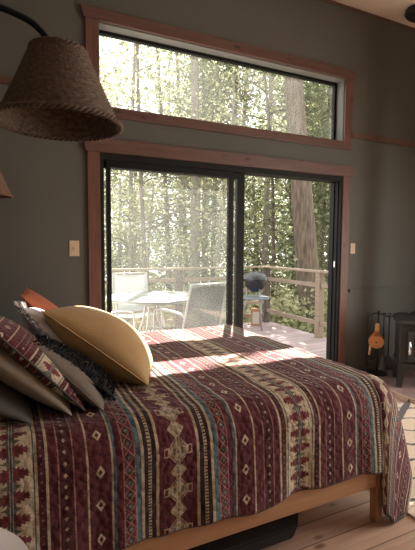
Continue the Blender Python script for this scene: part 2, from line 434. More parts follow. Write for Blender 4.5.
def thing(name, label, cat, loc=(0, 0, 0), rotz=0, group=None):
    o = bpy.data.objects.new(name, None); C.objects.link(o); o.empty_display_size = 0.1
    o.location = loc; o.rotation_euler = (0, 0, rotz); o['label'] = label; o['category'] = cat
    if group: o['group'] = group
    return o
def tag(o, label, cat, group=None, kind=None):
    if label: o['label'] = label
    if cat: o['category'] = cat
    if group: o['group'] = group
    if kind: o['kind'] = kind
    return o
def struct(name, bm, mat, **k):
    o = obj(name, bm, mat, **k)
    if not o.parent: o['kind'] = 'structure'
    return o
def struct_root(name, loc=(0, 0, 0)):
    o = bpy.data.objects.new(name, None); C.objects.link(o); o.location = loc; o['kind'] = 'structure'; return o

# ------------------------------------------------------------------ room shell
XL, XR, YB = -0.5, 4.35, -2.6
CS = 0.28
def ceil_z(y): return 3.667 - CS*(D - y)
DX0, DX1, DZ = 0.663, 3.040, 2.039
WX0, WX1, WZ0, WZ1 = 0.663, 3.040, 2.377, 2.979
TH = 0.14
bm = M_()
box(bm, XL-0.1, D, -0.1, DX0, D+TH, 3.667)
box(bm, DX1, D, -0.1, WX1, D+TH, DZ)
box(bm, WX1, D, -0.1, XR+0.1, D+TH, 3.667)
box(bm, DX0, D, DZ, WX1, D+TH, WZ0)
box(bm, DX0, D, WZ1, WX1, D+TH, 3.667)
struct('wall_back', bm, 'wall_paint')
bm = M_(); prism(bm, [(YB, -0.1), (D, -0.1), (D, 3.65), (YB, ceil_z(YB)-0.01)], (XL-0.1, XL), axis='x'); struct('wall_left', bm, 'wall_paint')
bm = M_()
# right wall with a wide unseen opening, added to carry the room's fill light
RY0, RY1, RZ0, RZ1 = -0.5, 1.7, 0.55, 2.1
prism(bm, [(YB, -0.1), (RY0, -0.1), (RY0, ceil_z(RY0)-0.01), (YB, ceil_z(YB)-0.01)], (XR, XR+0.1), axis='x')
prism(bm, [(RY1, -0.1), (D, -0.1), (D, 3.65), (RY1, ceil_z(RY1)-0.01)], (XR, XR+0.1), axis='x')
prism(bm, [(RY0, -0.1), (RY1, -0.1), (RY1, RZ0), (RY0, RZ0)], (XR, XR+0.1), axis='x')
prism(bm, [(RY0, RZ1), (RY1, RZ1), (RY1, ceil_z(RY1)-0.01), (RY0, ceil_z(RY0)-0.01)], (XR, XR+0.1), axis='x')
struct('wall_right', bm, 'wall_light')
bm = M_()
box(bm, XL-0.1, YB-0.1, -0.1, XR+0.1, YB, ceil_z(YB)-0.03)
struct('wall_front', bm, 'wall_light')
bm = M_(); box(bm, XL-0.1, YB-0.1, -0.06, XR+0.1, D+TH, 0.0); struct('floor', bm, 'floor_wood')
bm = M_(); prism(bm, [(YB-0.4, ceil_z(YB-0.4)), (D+TH, ceil_z(D+TH)), (D+TH, ceil_z(D+TH)+0.02), (YB-0.4, ceil_z(YB-0.4)+0.02)], (XL-0.1, XR+0.1), axis='x')
struct('ceiling', bm, 'ceiling_paint')
bm = M_(); prism(bm, [(YB-0.5, ceil_z(YB-0.5)+0.022), (D+0.45, ceil_z(D+0.45)+0.022), (D+0.45, ceil_z(D+0.45)+0.14), (YB-0.5, ceil_z(YB-0.5)+0.14)], (XL-0.4, XR+0.12), axis='x')
struct('roof', bm, 'shingle')
bm = M_(); box(bm, XL, D-0.012, 3.635, XR, D, 3.66); struct('trim_1', bm, 'ledge_wood')
# ledge at transom height and low moulding
bm = M_(); box(bm, WX1+0.09, D-0.03, 2.428, XR, D, 2.478); struct('trim_2', bm, 'ledge_wood')
bm = M_(); box(bm, XL, D-0.03, 2.428, 0.575, D, 2.478); struct('trim_3', bm, 'ledge_wood')
bm = M_(); box(bm, DX1+0.13, D-0.022, 0.885, XR, D, 0.915); struct('trim_4', bm, 'wall_paint')
bm = M_(); box(bm, DX1+0.13, D-0.015, 0.05, XR, D, 0.15); struct('baseboard_back', bm, 'wall_paint')

# ------------------------------------------------------------------ upper window
w1 = struct_root('window_1', (0, 0, 0))
bm = M_(); box(bm, DX0-0.09, D-0.022, WZ0-0.02, DX0, D, WZ1+0.01); box(bm, WX1, D-0.022, WZ0-0.02, WX1+0.09, D, WZ1+0.01)
obj('side_casing', bm, 'casing_wood', w1)
bm = M_(); prism(bm, [(WX0-0.13, WZ1+0.085), (WX1+0.128, WZ1+0.085), (WX1+0.108, WZ1), (WX0-0.108, WZ1)], (D-0.032, D), axis='y', bevel=0.003)
obj('head_casing', bm, 'casing_wood_h', w1)
bm = M_(); box(bm, WX0-0.09, D-0.026, WZ0-0.075, WX1+0.09, D, WZ0, 0.003); obj('sill_casing', bm, 'casing_wood_h', w1)
bm = M_()
box(bm, WX0, D+0.0, WZ0, WX0+0.008, D+TH, WZ1); box(bm, WX1-0.008, D+0.0, WZ0, WX1, D+TH, WZ1)
box(bm, WX0, D+0.0, WZ0, WX1, D+TH, WZ0+0.008); box(bm, WX0, D+0.0, WZ1-0.008, WX1, D+TH, WZ1)
obj('window_reveal', bm, 'reveal_paint', w1)
fy0, fy1 = D+0.095, D+0.135
bm = M_()
box(bm, WX0+0.008, fy0, WZ0+0.008, WX0+0.03, fy1, WZ1-0.008); box(bm, WX1-0.035, fy0, WZ0+0.008, WX1-0.008, fy1, WZ1-0.008)
box(bm, WX0+0.008, fy0, WZ0+0.008, WX1-0.008, fy1, WZ0+0.03); box(bm, WX0+0.008, fy0, WZ1-0.032, WX1-0.008, fy1, WZ1-0.008)
obj('window_frame', bm, 'black_metal', w1)
bm = M_(); box(bm, WX0+0.03, fy0+0.018, WZ0+0.03, WX1-0.035, fy0+0.022, WZ1-0.032); obj('pane', bm, 'pane_upper', w1)

# ------------------------------------------------------------------ sliding door
d1 = struct_root('door_1', (0, 0, 0))
bm = M_(); box(bm, DX0-0.09, D-0.024, 0.0, DX0, D, DZ); box(bm, DX1, D-0.024, 0.0, DX1+0.09, D, DZ); obj('side_casing', bm, 'casing_wood', d1)
bm = M_(); prism(bm, [(DX0-0.125, DZ+0.105), (DX1+0.14, DZ+0.105), (DX1+0.11, DZ), (DX0-0.105, DZ)], (D-0.034, D), axis='y', bevel=0.003)
obj('head_casing', bm, 'casing_wood_h', d1)
bm = M_()
box(bm, DX0, D-0.01, 0.0, DX0+0.03, D+TH, DZ); box(bm, DX1-0.02, D-0.01, 0.0, DX1, D+TH, DZ); box(bm, DX1-0.03, D+0.02, 0.0, DX1-0.02, D+0.03, DZ); box(bm, DX1-0.03, D+0.075, 0.0, DX1-0.02, D+0.085, DZ)
box(bm, DX0+0.03, D-0.01, DZ-0.045, DX1-0.02, D+TH, DZ); box(bm, DX0+0.03, D-0.01, 0.0, DX1-0.02, D+TH, 0.03)
obj('door_frame', bm, 'black_metal', d1)
def leaf(name, x0, x1, y0, y1, sl, sr, top=0.05, bot=0.09, pane='pane_clear'):
    bm = M_(); z0, z1 = 0.03, DZ-0.045
    box(bm, x0, y0, z0, x0+sl, y1, z1); box(bm, x1-sr, y0, z0, x1, y1, z1)
    box(bm, x0+sl, y0, z1-top, x1-sr, y1, z1); box(bm, x0+sl, y0, z0, x1-sr, y1, z0+bot)
    f = obj(name, bm, 'black_metal', d1)
    g = M_(); ym = (y0+y1)/2; box(g, x0+sl, ym-0.002, z0+bot, x1-sr, ym+0.002, z1-top); obj('pane', g, pane, f)
    return f
leaf('fixed_panel', DX0+0.03, 1.974, D+0.085, D+0.125, 0.012, 0.075)
sl = leaf('sliding_panel', 0.722, 1.832, D+0.03, D+0.065, 0.032, 0.048, pane='pane_dusty')
bm = M_(); box(bm, 1.785, D+0.005, 1.02, 1.812, D+0.03, 1.16, 0.004); box(bm, 1.765, D+0.002, 1.06, 1.787, D+0.022, 1.12, 0.003)
obj('door_handle', bm, 'black_metal', sl)
bm = M_(); box(bm, DX0+0.03, D+0.0, 1.055, DX0+0.05, D+0.02, 1.075, 0.002); tag(obj('latch', bm, 'chrome', d1), 'small chrome latch', None)
bm = M_(); box(bm, DX1-0.023, D+0.045, 1.14, DX1-0.019, D+0.06, 1.20); tag(obj('strike_plate', bm, 'chrome', d1), 'chrome strike plate', None)

# ------------------------------------------------------------------ wall plates
def plate(x, z, w, h, label):
    t = thing('light_switch', label, 'switch', (x, D, z), 0, 'light switches beside the sliding door')
    bm = M_(); box(bm, -w/2, -0.006, -h/2, w/2, 0, h/2, 0.002); obj('cover_plate', bm, 'plate_ivory', t)
    bm = M_(); box(bm, -0.006, -0.014, -0.012, 0.006, -0.006, 0.012, 0.002); obj('toggle', bm, 'plate_ivory', t)
plate(0.473, 1.325, 0.07, 0.115, 'ivory light switch on the wall left of the sliding door')
plate(3.206, 1.33, 0.062, 0.105, 'ivory light switch on the wall right of the sliding door')

# ------------------------------------------------------------------ bed
YN, YF, XH, XF = 1.415, 2.95, -0.33, 1.645
bed = thing('bed_frame', 'light wooden bed frame with square legs under the patterned quilt', 'bed', (0.7, 2.2, 0))
O = (0.7, 2.2, 0)
bm = M_(); box(bm, XH, YN, 0.19, XF-0.045, YN+0.028, 0.335, 0.004); obj('side_rail', bm, 'bed_wood', bed, origin=O)
bm = M_(); box(bm, XH, YF-0.028, 0.19, XF-0.045, YF, 0.335, 0.004); obj('side_rail', bm, 'bed_wood', bed, origin=O)
bm = M_(); box(bm, XF-0.03, YN+0.045, 0.19, XF, YF-0.045, 0.335, 0.004); obj('foot_rail', bm, 'bed_wood', bed, origin=O)
for (x, y) in ((XF-0.045, YN-0.005), (XF-0.045, YF-0.05), (XH, YN-0.005), (XH, YF-0.05)):
    bm = M_()
    prism(bm, [(x+0.008, y+0.006), (x+0.047, y+0.006), (x+0.047, y+0.049), (x+0.008, y+0.049)], (0, 0.01))
    g = bmesh.new()
    vs = []
    for z, k in ((0.0, 0.006), (0.335, 0.0)):
        for dx, dy in ((0, 0), (1, 0), (1, 1), (0, 1)):
            vs.append(g.verts.new((x+0.055*dx + (k if dx == 0 else -k), y+0.055*dy + (k if dy == 0 else -k), z)))
    g.faces.new(vs[0:4][::-1]); g.faces.new(vs[4:8])
    for i in range(4): g.faces.new((vs[i], vs[(i+1) % 4], vs[4+(i+1) % 4], vs[4+i]))
    bmesh.ops.bevel(g, geom=g.edges[:], offset=0.004, segments=2, affect='EDGES')
    bm.free(); bm = g
    obj('leg', bm, 'bed_wood_v', bed, origin=O)
bm = M_()
box(bm, XH-0.045, YN, 0.1, XH-0.01, YF, 0.95, 0.006)
obj('headboard', bm, 'bed_wood', bed, origin=O)
bm = M_()
for i in range(9): box(bm, XH+0.05+i*0.21, YN+0.028, 0.30, XH+0.13+i*0.21, YF-0.028, 0.318)
obj('slats', bm, 'bed_wood', bed, origin=O)
bm = M_(); box(bm, XH, YN+0.035, 0.32, XF-0.02, YF-0.03, 0.665, 0.05)
m_ = obj('mattress', bm, 'mattress', smooth=True, origin=(0.7, 2.2, 0.32)); tag(m_, 'thick white mattress hidden beneath the quilt', 'mattress')

# quilt: fabric point (s,t) -> space
ZT = 0.70; S0 = 1.61; T0 = 1.54; TF = 2.96; RR = 0.125
def roll(e, sag=1.0, rr=RR):
    """arc then vertical drop: returns (out, down) for length e past the edge"""
    L = rr*PI/2
    if e <= 0: return 0.0, 0.0
    if e < L:
        a = e/rr; return rr*math.sin(a), rr*(1-math.cos(a))
    return rr + (e-L)*0.05, rr + (e-L)*0.998
def quilt_point(s, t):
    # t measured from T0 (near roll-over line) toward camera positive; fabric y = T0 - t
    et = max(0.0, t); ef = max(0.0, (T0 - t) - TF); es = max(0.0, s - S0)
    dome = 0.012*math.sin(PI*min(1, max(0, (s-XH)/(S0-XH)))) * math.sin(PI*min(1, max(0, (TF-(T0-t))/(TF-T0))))
    wob = 0.0035*math.sin(17*s+3*t)*math.sin(13*t+2*s) + 0.002*math.sin(41*s)*math.sin(37*t)
    x = min(s, S0); y = min(TF, T0 - max(0, t)*0 - (0 if t > 0 else t))
    if t > 0: y = T0
    z = ZT + dome + wob
    if et > 0 and es > 0:
        r = math.hypot(es, et); ph = math.atan2(et, es)
        o, d = roll(r, 1, RR + 0.05*math.cos(ph))
        drop = max(0, r - 0.18)
        flare = 0.10*drop*math.cos(ph)**2 + 0.15*drop*math.exp(-((ph-0.50)/0.42)**2) + 0.02*math.sin(ph*6)*min(1, drop*4)
        x += (o + flare)*max(0.0, math.cos(ph))**1.9 + 0.04*drop*math.exp(-((ph-0.75)/0.4)**2); y -= (o + flare*0.35)*math.sin(ph); z -= d
        return Vector((x, y, max(z, 0.018 + 0.01*math.sin(ph*3))))
    if et > 0:
        o, d = roll(et)
        f = min(1, max(0, d-0.1)/0.25)
        y -= o + f*(0.010*math.sin(s*9.0+0.7) + 0.006*math.sin(s*21) + 0.004*math.sin(s*37+1))
        z -= d
    elif ef > 0:
        o, d = roll(ef); y += o*0.9; z -= d
        if es > 0:
            o2, d2 = roll(es); x += o2; z -= d2*0.6
            return Vector((x, y, max(z, 0.03)))
    if es > 0:
        o, d = roll(es, 1, RR + 0.05)
        o += 0.10*max(0, d-0.15)
        f = min(1, max(0, d-0.1)/0.3)
        x += o + f*(0.012*math.sin(t*8) + 0.008*math.sin(t*19)); z -= d
    return Vector((x, y, z))
def t_end(s):
    # near hem length (wavy)
    return 0.482 + 0.007*math.sin(s*7.5+1.0) + 0.005*math.sin(s*16) + 0.20*min(1.0, max(0.0, (s-S0-0.02)/0.07))
NS, NT = 250, 230
bm = M_(); uvl = bm.loops.layers.uv.new('UVMap')
s_lo, s_hi = XH+0.02, S0+0.58
t_lo = -(TF-T0) - 0.40
grid = []
for i in range(NS+1):
    s = s_lo + (s_hi-s_lo)*i/NS
    te = t_end(s)
    row = []
    for j in range(NT+1):
        t = t_lo + (te-t_lo)*j/NT
        row.append((bm.verts.new(quilt_point(s, t)), s, t))
    grid.append(row)
for i in range(NS):
    for j in range(NT):
        q = [grid[i][j], grid[i+1][j], grid[i+1][j+1], grid[i][j+1]]
        f = bm.faces.new([a[0] for a in q]); f.smooth = True
        for l, a in zip(f.loops, q): l[uvl].uv = (a[1], a[2] + 5.0)
bmesh.ops.recalc_face_normals(bm, faces=bm.faces[:])
if sum(f.normal.z for f in bm.faces) < 0: bmesh.ops.reverse_faces(bm, faces=bm.faces[:])
quilt = obj('quilt', bm, 'quilt_weave', smooth=True)
md = quilt.modifiers.new('thick', 'SOLIDIFY'); md.thickness = 0.012; md.offset = 1
tag(quilt, 'maroon striped southwestern patterned quilt spread over the bed', 'quilt')
bm = M_()
pts = [quilt_point(s_lo + (s_hi-s_lo)*i/120, t_end(s_lo + (s_hi-s_lo)*i/120)) for i in range(121)]
pts = [p + Vector((0, -0.004, 0)) for p in pts]
tube(bm, pts, 0.0075, 6)
pts = [quilt_point(s_hi, t_end(s_hi) + (t_lo - t_end(s_hi))*i/90) for i in range(91)]
tube(bm, pts, 0.0075, 6)
obj('hem_binding', bm, 'charcoal_cloth', quilt, smooth=True)

# ------------------------------------------------------------------ pillows
def pillow(name, label, mat, P, h, w, H, W, T, group='pillows heaped at the head of the bed', uvm=False, seam=None, fringe=None, ruffle=0):
    """P: near bottom corner; h: direction up the pillow; w: direction away from camera"""
    h = Vector(h).normalized(); w = Vector(w).normalized(); w = (w - h*w.dot(h)).normalized(); n = h.cross(w).normalized()
    if n.x < 0 and n.z < 0: n = -n
    P = Vector(P); N = 26
    bm = M_(); uvl = bm.loops.layers.uv.new('UVMap')
    rnd = random.Random(sum(map(ord, label)))
    ph = [rnd.random()*6 for _ in range(6)]
    def pt(a, b, s):
        k = 0.045
        ea = a*(1 - k*(1-b*b)); eb = b*(1 - k*(1-a*a))
        th = (max(0, 1-a**2)**0.55)*(max(0, 1-b**2)**0.55)
        wr = 1 + 0.05*math.sin(3*a+ph[0]+2*b) + 0.03*math.sin(7*b+ph[1])
        sag = -0.015*(1-b*b)
        return P + h*(H/2*(1+ea)) + w*(W/2*(1+eb)) + n*(s*T/2*th*wr + 0.0) + n*0.01*math.sin(2*a+ph[2])*0
    V = {}
    for s in (1, -1):
        for i in range(N+1):
            for j in range(N+1):
                a = -1+2*i/N; b = -1+2*j/N
                a = math.sin(a*PI/2)*0.5+a*0.5; b = math.sin(b*PI/2)*0.5+b*0.5
                edge = i in (0, N) or j in (0, N)
                if edge and s == -1: V[(s, i, j)] = V[(1, i, j)]
                else: V[(s, i, j)] = bm.verts.new(pt(a, b, s))
    for s in (1, -1):
        for i in range(N):
            for j in range(N):
                q = [V[(s, i, j)], V[(s, i+1, j)], V[(s, i+1, j+1)], V[(s, i, j+1)]]
                try: f = bm.faces.new(q if s == 1 else q[::-1])
                except ValueError: continue
                for l in f.loops:
                    c = l.vert.co - P; l[uvl].uv = (c.dot(h)*1.25 + (2.0 if s == 1 else 1.02), c.dot(w)*1.25 + 2)
    bmesh.ops.recalc_face_normals(bm, faces=bm.faces[:])
    ctr = P + h*(H/2) + w*(W/2)
    o = obj(name, bm, mat, smooth=True, origin=ctr)
    tag(o, label, 'pillow', group)
    if seam:
        g = M_(); loop = []
        K = 24
        for i in range(K+1): loop.append(pt(-1+2*i/K, -1, 1))
        for i in range(1, K+1): loop.append(pt(1, -1+2*i/K, 1))
        for i in range(1, K+1): loop.append(pt(1-2*i/K, 1, 1))
        for i in range(1, K): loop.append(pt(-1, 1-2*i/K, 1))
        loop.append(loop[0])
        tube(g, loop, seam[0], 6, cap=False); obj('piping', g, seam[1], o, smooth=True, origin=ctr)
    if fringe:
        g = M_(); rr = random.Random(3)
        def tuft(p, d, L):
            side = Vector((rr.uniform(-1, 1), rr.uniform(-1, 1), rr.uniform(-1, 1))).normalized()*0.004
            q = p + d*L + Vector((rr.uniform(-1, 1), rr.uniform(-1, 1), rr.uniform(-1, 1)))*L*0.4
            v = [g.verts.new(p-side), g.verts.new(p+side), g.verts.new(q+side*0.4), g.verts.new(q-side*0.4)]
            g.faces.new(v)
        for _ in range(fringe[0]):
            k = rr.random()*2-1; e = rr.choice(fringe[3])
            if e == 'top': tuft(pt(1, k, 1), h, fringe[1])
            elif e == 'near': tuft(pt(k, -1, 1), -w, fringe[1])
            else:
                a = rr.uniform(-1, 1); b = rr.uniform(-1, 1); s = rr.choice((1, -1)); tuft(pt(a, b, s), n*s, fringe[1])
        obj(fringe[4], g, fringe[2], o, origin=ctr)
    return o
wd = (0.0, 1.0, 0)
pillow('pillow', 'dark charcoal bed pillow lowest against the headboard at the photo left edge', 'charcoal_cloth', (0.075, 1.58, 0.715), (-0.86, 0.1, 0.45), wd, 0.5, 0.6, 0.16)
pillow('pillow', 'plain beige bed pillow leaning between the charcoal and the patterned pillows', 'beige_cloth', (0.214, 1.58, 0.72), (-0.72, 0.13, 0.62), wd, 0.48, 0.56, 0.15)
pillow('pillow', 'maroon patterned pillow in the same cloth as the quilt', 'quilt_weave', (0.262, 1.59, 0.73), (-0.66, 0.10, 0.70), wd, 0.48, 0.42, 0.12, seam=(0.004, 'charcoal_cloth'))
pillow('pillow', 'taupe grey pillow leaning behind the black furry pillow', 'taupe_cloth', (0.325, 1.575, 0.725), (-0.62, 0.36, 0.62), (0.06, 0.99, 0), 0.40, 0.36, 0.12, seam=(0.003, 'taupe_cloth'))
pillow('pillow', 'black furry pillow between the taupe and golden tan pillows', 'black_fur', (0.388, 1.645, 0.735), (-0.76, 0.24, 0.60), (0.06, 0.98, 0), 0.40, 0.24, 0.085, fringe=(5200, 0.012, 'black_fur', ('face', 'near', 'top'), 'fur'))
pillow('pillow', 'white pillow with a shaggy fringed top edge catching sunlight', 'white_cloth', (0.34, 1.93, 0.74), (-0.60, 0.16, 0.72), (0.0, 1.0, 0), 0.44, 0.40, 0.16, fringe=(1100, 0.03, 'white_cloth', ('top', 'near'), 'fringe'))
pillow('pillow', 'orange pillow farthest back, corner showing behind the white pillow', 'orange_cloth', (0.42, 2.38, 0.72), (-0.66, 0.06, 0.70), (0.1, 0.99, 0), 0.50, 0.46, 0.12, seam=(0.004, 'orange_cloth'))
pillow('pillow', 'large golden tan pillow with piped seam, nearest the foot of the bed', 'tan_cloth', (0.565, 1.765, 0.73), (-0.77, 0.40, 0.60), (0.17, 0.98, 0), 0.575, 0.50, 0.29, seam=(0.0035, 'tan_cloth'))

# ------------------------------------------------------------------ wicker lamps
def wicker_lamp(loc, label, rb, rt, h, arm_pts, mat='wicker', stakes=56, rows=46):
    t = thing('wall_lamp', label, 'lamp', loc, 0, 'wicker wall lamps either side of the bed')
    bm = M_(); uvl = bm.loops.layers.uv.new('UVMap')
    SEG = stakes*4; rings = []
    prof = []
    for k in range(rows*2+1):
        f = k/(rows*2); r = rb + (rt-rb)*(f**0.93); prof.append((f, r, h*f))
    def ring(f, r, z, inner, k):
        vs = []
        row = k//2
        for i in range(SEG):
            a = 2*PI*i/SEG
            wv = math.cos(a*stakes/2 + (PI if row % 2 else 0))
            bul = 0.0022*(1 if k % 2 else 0.25)
            rr = r + (0.0019*wv + bul if not inner else -0.008 + 0.002*wv - bul*0.5)
            rr += 0.0015*math.sin(a*3+z*20)
            vs.append(bm.verts.new((rr*math.cos(a), rr*math.sin(a), z + 0.002*math.sin(a*5))))
        return vs
    outer = [ring(f, r, z, False, k) for k, (f, r, z) in enumerate(prof)]
    inner = [ring(f, r, z, True, k) for k, (f, r, z) in enumerate(prof)]
    def skin(L):
        for k in range(len(L)-1):
            for i in range(SEG):
                j = (i+1) % SEG
                f = bm.faces.new((L[k][i], L[k][j], L[k+1][j], L[k+1][i])); f.smooth = True
                for l, (uu, vv) in zip(f.loops, ((i, k), (i+1, k), (i+1, k+1), (i, k+1))): l[uvl].uv = (uu/SEG, vv/len(L))
    skin(outer); skin(inner)
    for a, b in ((outer[0], inner[0]), (outer[-1], inner[-1])):
        for i in range(SEG): bm.faces.new((a[i], a[(i+1) % SEG], b[(i+1) % SEG], b[i]))
    # domed cap closing toward the fitter
    cap = []
    bmesh.ops.recalc_face_normals(bm, faces=bm.faces[:])
    sh = obj('lamp_shade', bm, mat, t, smooth=True)
    bm = M_()
    for ph in (0, PI):
        pts = []
        for i in range(241):
            a = 2*PI*i/240; tw = a*34+ph
            r = rb + 0.001 + 0.0042*math.cos(tw); pts.append((r*math.cos(a), r*math.sin(a), 0.0042*math.sin(tw)))
        tube(bm, pts, 0.0042, 6, cap=False)
    obj('rim', bm, mat, sh, smooth=True)
    bm = M_()
    for ph in (0, PI):
        pts = []
        for i in range(161):
            a = 2*PI*i/160; tw = a*18+ph
            r = rt + 0.003*math.cos(tw); pts.append((r*math.cos(a), r*math.sin(a), h + 0.003*math.sin(tw)))
        tube(bm, pts, 0.0035, 6, cap=False)
    lathe(bm, [(0.02, h-0.004), (rt-0.004, h-0.006), (rt-0.004, h+0.002), (0.02, h+0.004)], seg=40, close=True)
    obj('shade_top', bm, mat, sh, smooth=True)
    bm = M_(); lathe(bm, [(0, h-0.08), (0.022, h-0.08), (0.024, h-0.01), (0.026, h+0.004), (0.014, h+0.02), (0, h+0.022)], seg=20); obj('socket', bm, 'black_metal', t, smooth=True)
    bm = M_(); lathe(bm, [(0, h-0.145), (0.015, h-0.14), (0.022, h-0.12), (0.018, h-0.10), (0.012, h-0.085), (0.0, h-0.083)], seg=20); obj('bulb', bm, 'plate_ivory', t, smooth=True)
    bm = M_(); tube(bm, arm_pts, 0.0085, 10, smooth=8); obj('arm', bm, 'black_metal', t, smooth=True)
    bm = M_(); p = arm_pts[0]
    tube(bm, [(p[0]-0.02, p[1], p[2]), (p[0], p[1], p[2])], 0.05, 20); obj('wall_mount', bm, 'black_metal', t)
    return t
wicker_lamp((0.149, 1.241, 1.680), 'large brown wicker cone lamp shade hanging from a black arm in the upper left', 0.163, 0.072, 0.192,
            [(XL+0.02-0.149, 0.0, 0.22), (-0.42, 0.0, 0.272), (-0.20, 0, 0.278), (-0.09, 0, 0.262), (-0.04, 0, 0.232), (-0.015, 0, 0.192)])
wicker_lamp((-0.100, 2.98, 1.655), 'small wicker lamp shade cut by the left edge above the pillows', 0.158, 0.076, 0.20,
            [(XL+0.02+0.10, 0.0, 0.22), (-0.28, 0.0, 0.28), (-0.12, 0, 0.29), (-0.04, 0, 0.27), (-0.012, 0, 0.22), (0, 0, 0.20)], mat='wicker_red')

# ------------------------------------------------------------------ rug, storage bag
bm = M_(); g = bmesh.new(); box(bm, -0.66, -0.92, 0, 0.66, 0.92, 0.014, 0.005)
o = obj('rug', bm, 'rug_pile'); o.location = (2.465, 1.54, 0.0); tag(o, 'cream rug with charcoal diamond lines on the wood floor', 'rug')
bm = M_()
def frus(bm, lo, hi, z0, z1, bev=0.01):
    g = bmesh.new(); a = [g.verts.new((x, y, z0)) for x, y in lo]; b = [g.verts.new((x, y, z1)) for x, y in hi]
    g.faces.new(a[::-1]); g.faces.new(b); n = len(a)
    for i in range(n): g.faces.new((a[i], a[(i+1) % n], b[(i+1) % n], b[i]))
    if bev: bmesh.ops.bevel(g, geom=g.edges[:], offset=bev, segments=2, affect='EDGES')
    bmesh.ops.recalc_face_normals(g, faces=g.faces[:]); merge(bm, g)
frus(bm, [(0.15, 1.50), (1.17, 1.50), (1.25, 1.60), (1.31, 2.2), (0.15, 2.2)], [(0.13, 1.50), (1.20, 1.50), (1.285, 1.60), (1.34, 2.22), (0.13, 2.22)], 0.0, 0.06, 0.008)
o = obj('storage_bag', bm, 'dark_bag', origin=(0.7, 1.95, 0)); tag(o, 'flat black storage bag lying on the floor under the bed', 'storage bag')
bm = M_(); tube(bm, [(0.45, 1.497, 0.04), (0.50, 1.485, 0.03), (0.62, 1.485, 0.03), (0.67, 1.497, 0.04)], 0.008, 8, smooth=4)
obj('handle', bm, 'dark_bag', o, smooth=True, origin=(0.7, 1.95, 0))

# ------------------------------------------------------------------ white shell chair, lower left
ch = thing('shell_chair', 'rounded white plastic chair back with dark grey pad at the bottom left corner', 'chair', (-0.165, 0.73, 0), R(38))
def rounded_panel(bm, hw, z0, z1, rc, y, thick, bend, n=14):
    g = bmesh.new(); pts = []
    for k in range(n+1):
        a = PI/2*k/n; pts.append((hw-rc+rc*math.sin(a), z1-rc+rc*math.cos(a)))
    right = pts[:] ; right.append((hw*0.93, z0))
    outl = [(-x, z) for x, z in right[::-1]] + right
    # strips between mirrored points
    rows = [((-x, z), (x, z)) for x, z in right]
    NX = 16; V = []
    for s in (0, 1):
        for (a, b) in rows:
            r = []
            for i in range(NX+1):
                x = a[0]+(b[0]-a[0])*i/NX; z = a[1]
                yy = y - bend*(x/hw)**2 + s*thick - (z-z0)*-0.12
                r.append(g.verts.new((x, yy, z)))
            V.append(r)
    m = len(rows)
    for s in (0, 1):
        for k in range(m-1):
            for i in range(NX):
                q = (V[s*m+k][i], V[s*m+k][i+1], V[s*m+k+1][i+1], V[s*m+k+1][i]); g.faces.new(q if s == 0 else q[::-1])
    for k in range(m-1):
        for i in (0, NX): g.faces.new((V[k][i], V[k+1][i], V[m+k+1][i], V[m+k][i]))
    for i in range(NX):
        g.faces.new((V[0][i], V[0][i+1], V[m][i+1], V[m][i])); g.faces.new((V[m-1][i], V[m-1][i+1], V[2*m-1][i+1], V[2*m-1][i]))
    bmesh.ops.remove_doubles(g, verts=g.verts[:], dist=0.0004)
    bmesh.ops.recalc_face_normals(g, faces=g.faces[:]); merge(bm, g)
bm = M_(); rounded_panel(bm, 0.245, 0.43, 0.835, 0.12, 0.0, 0.02, 0.05); obj('backrest', bm, 'white_plastic', ch, smooth=True, angle=50)
bm = M_(); rounded_panel(bm, 0.215, 0.45, 0.715, 0.10, -0.028, 0.022, 0.04); obj('back_pad', bm, 'charcoal_cloth', ch, smooth=True, angle=50)
bm = M_(); prism(bm, [(-0.235, 0.02), (0.235, 0.02), (0.235, -0.30), (0.20, -0.40), (0.12, -0.44), (-0.12, -0.44), (-0.20, -0.40), (-0.235, -0.30)], (0.40, 0.425), bevel=0.008); obj('seat', bm, 'white_plastic', ch)
bm = M_(); prism(bm, [(-0.21, 0.0), (0.21, 0.0), (0.21, -0.29), (0.18, -0.38), (0.11, -0.41), (-0.11, -0.41), (-0.18, -0.38), (-0.21, -0.29)], (0.425, 0.455), bevel=0.01); obj('seat_pad', bm, 'charcoal_cloth', ch)
for sx, sy in ((-1, 0), (1, 0), (-1, 1), (1, 1)):
    bm = M_(); tube(bm, [(sx*0.17, -0.05-0.30*sy, 0.40), (sx*0.21, 0.0-0.41*sy, 0.0)], [0.016, 0.011], 10); obj('leg', bm, 'light_wood', ch, smooth=True)

# ------------------------------------------------------------------ hearth, stove, tools
HZ = 0.045
bm = M_(); prism(bm, [(3.25, 3.225), (3.145, 2.45), (3.50, 1.7), (4.349, 1.45), (4.349, 3.225)], (0.001, HZ-0.004)); struct('hearth', bm, 'hearth_stone')
bm = M_()
def strip(bm, p, q, w, z0, z1):
    p = Vector(p); q = Vector(q); d = (q-p).normalized(); n = Vector((-d.y, d.x))*w
    prism(bm, [p, q, q-n, p-n], (z0, z1))
strip(bm, (3.25, 3.225), (3.145, 2.45), 0.03, 0.001, HZ); strip(bm, (3.145, 2.45), (3.50, 1.7), 0.03, 0.001, HZ); strip(bm, (3.50, 1.7), (4.349, 1.45), 0.035, 0.001, HZ)
tag(struct('trim_5', bm, 'hearth_edge'), None, None)

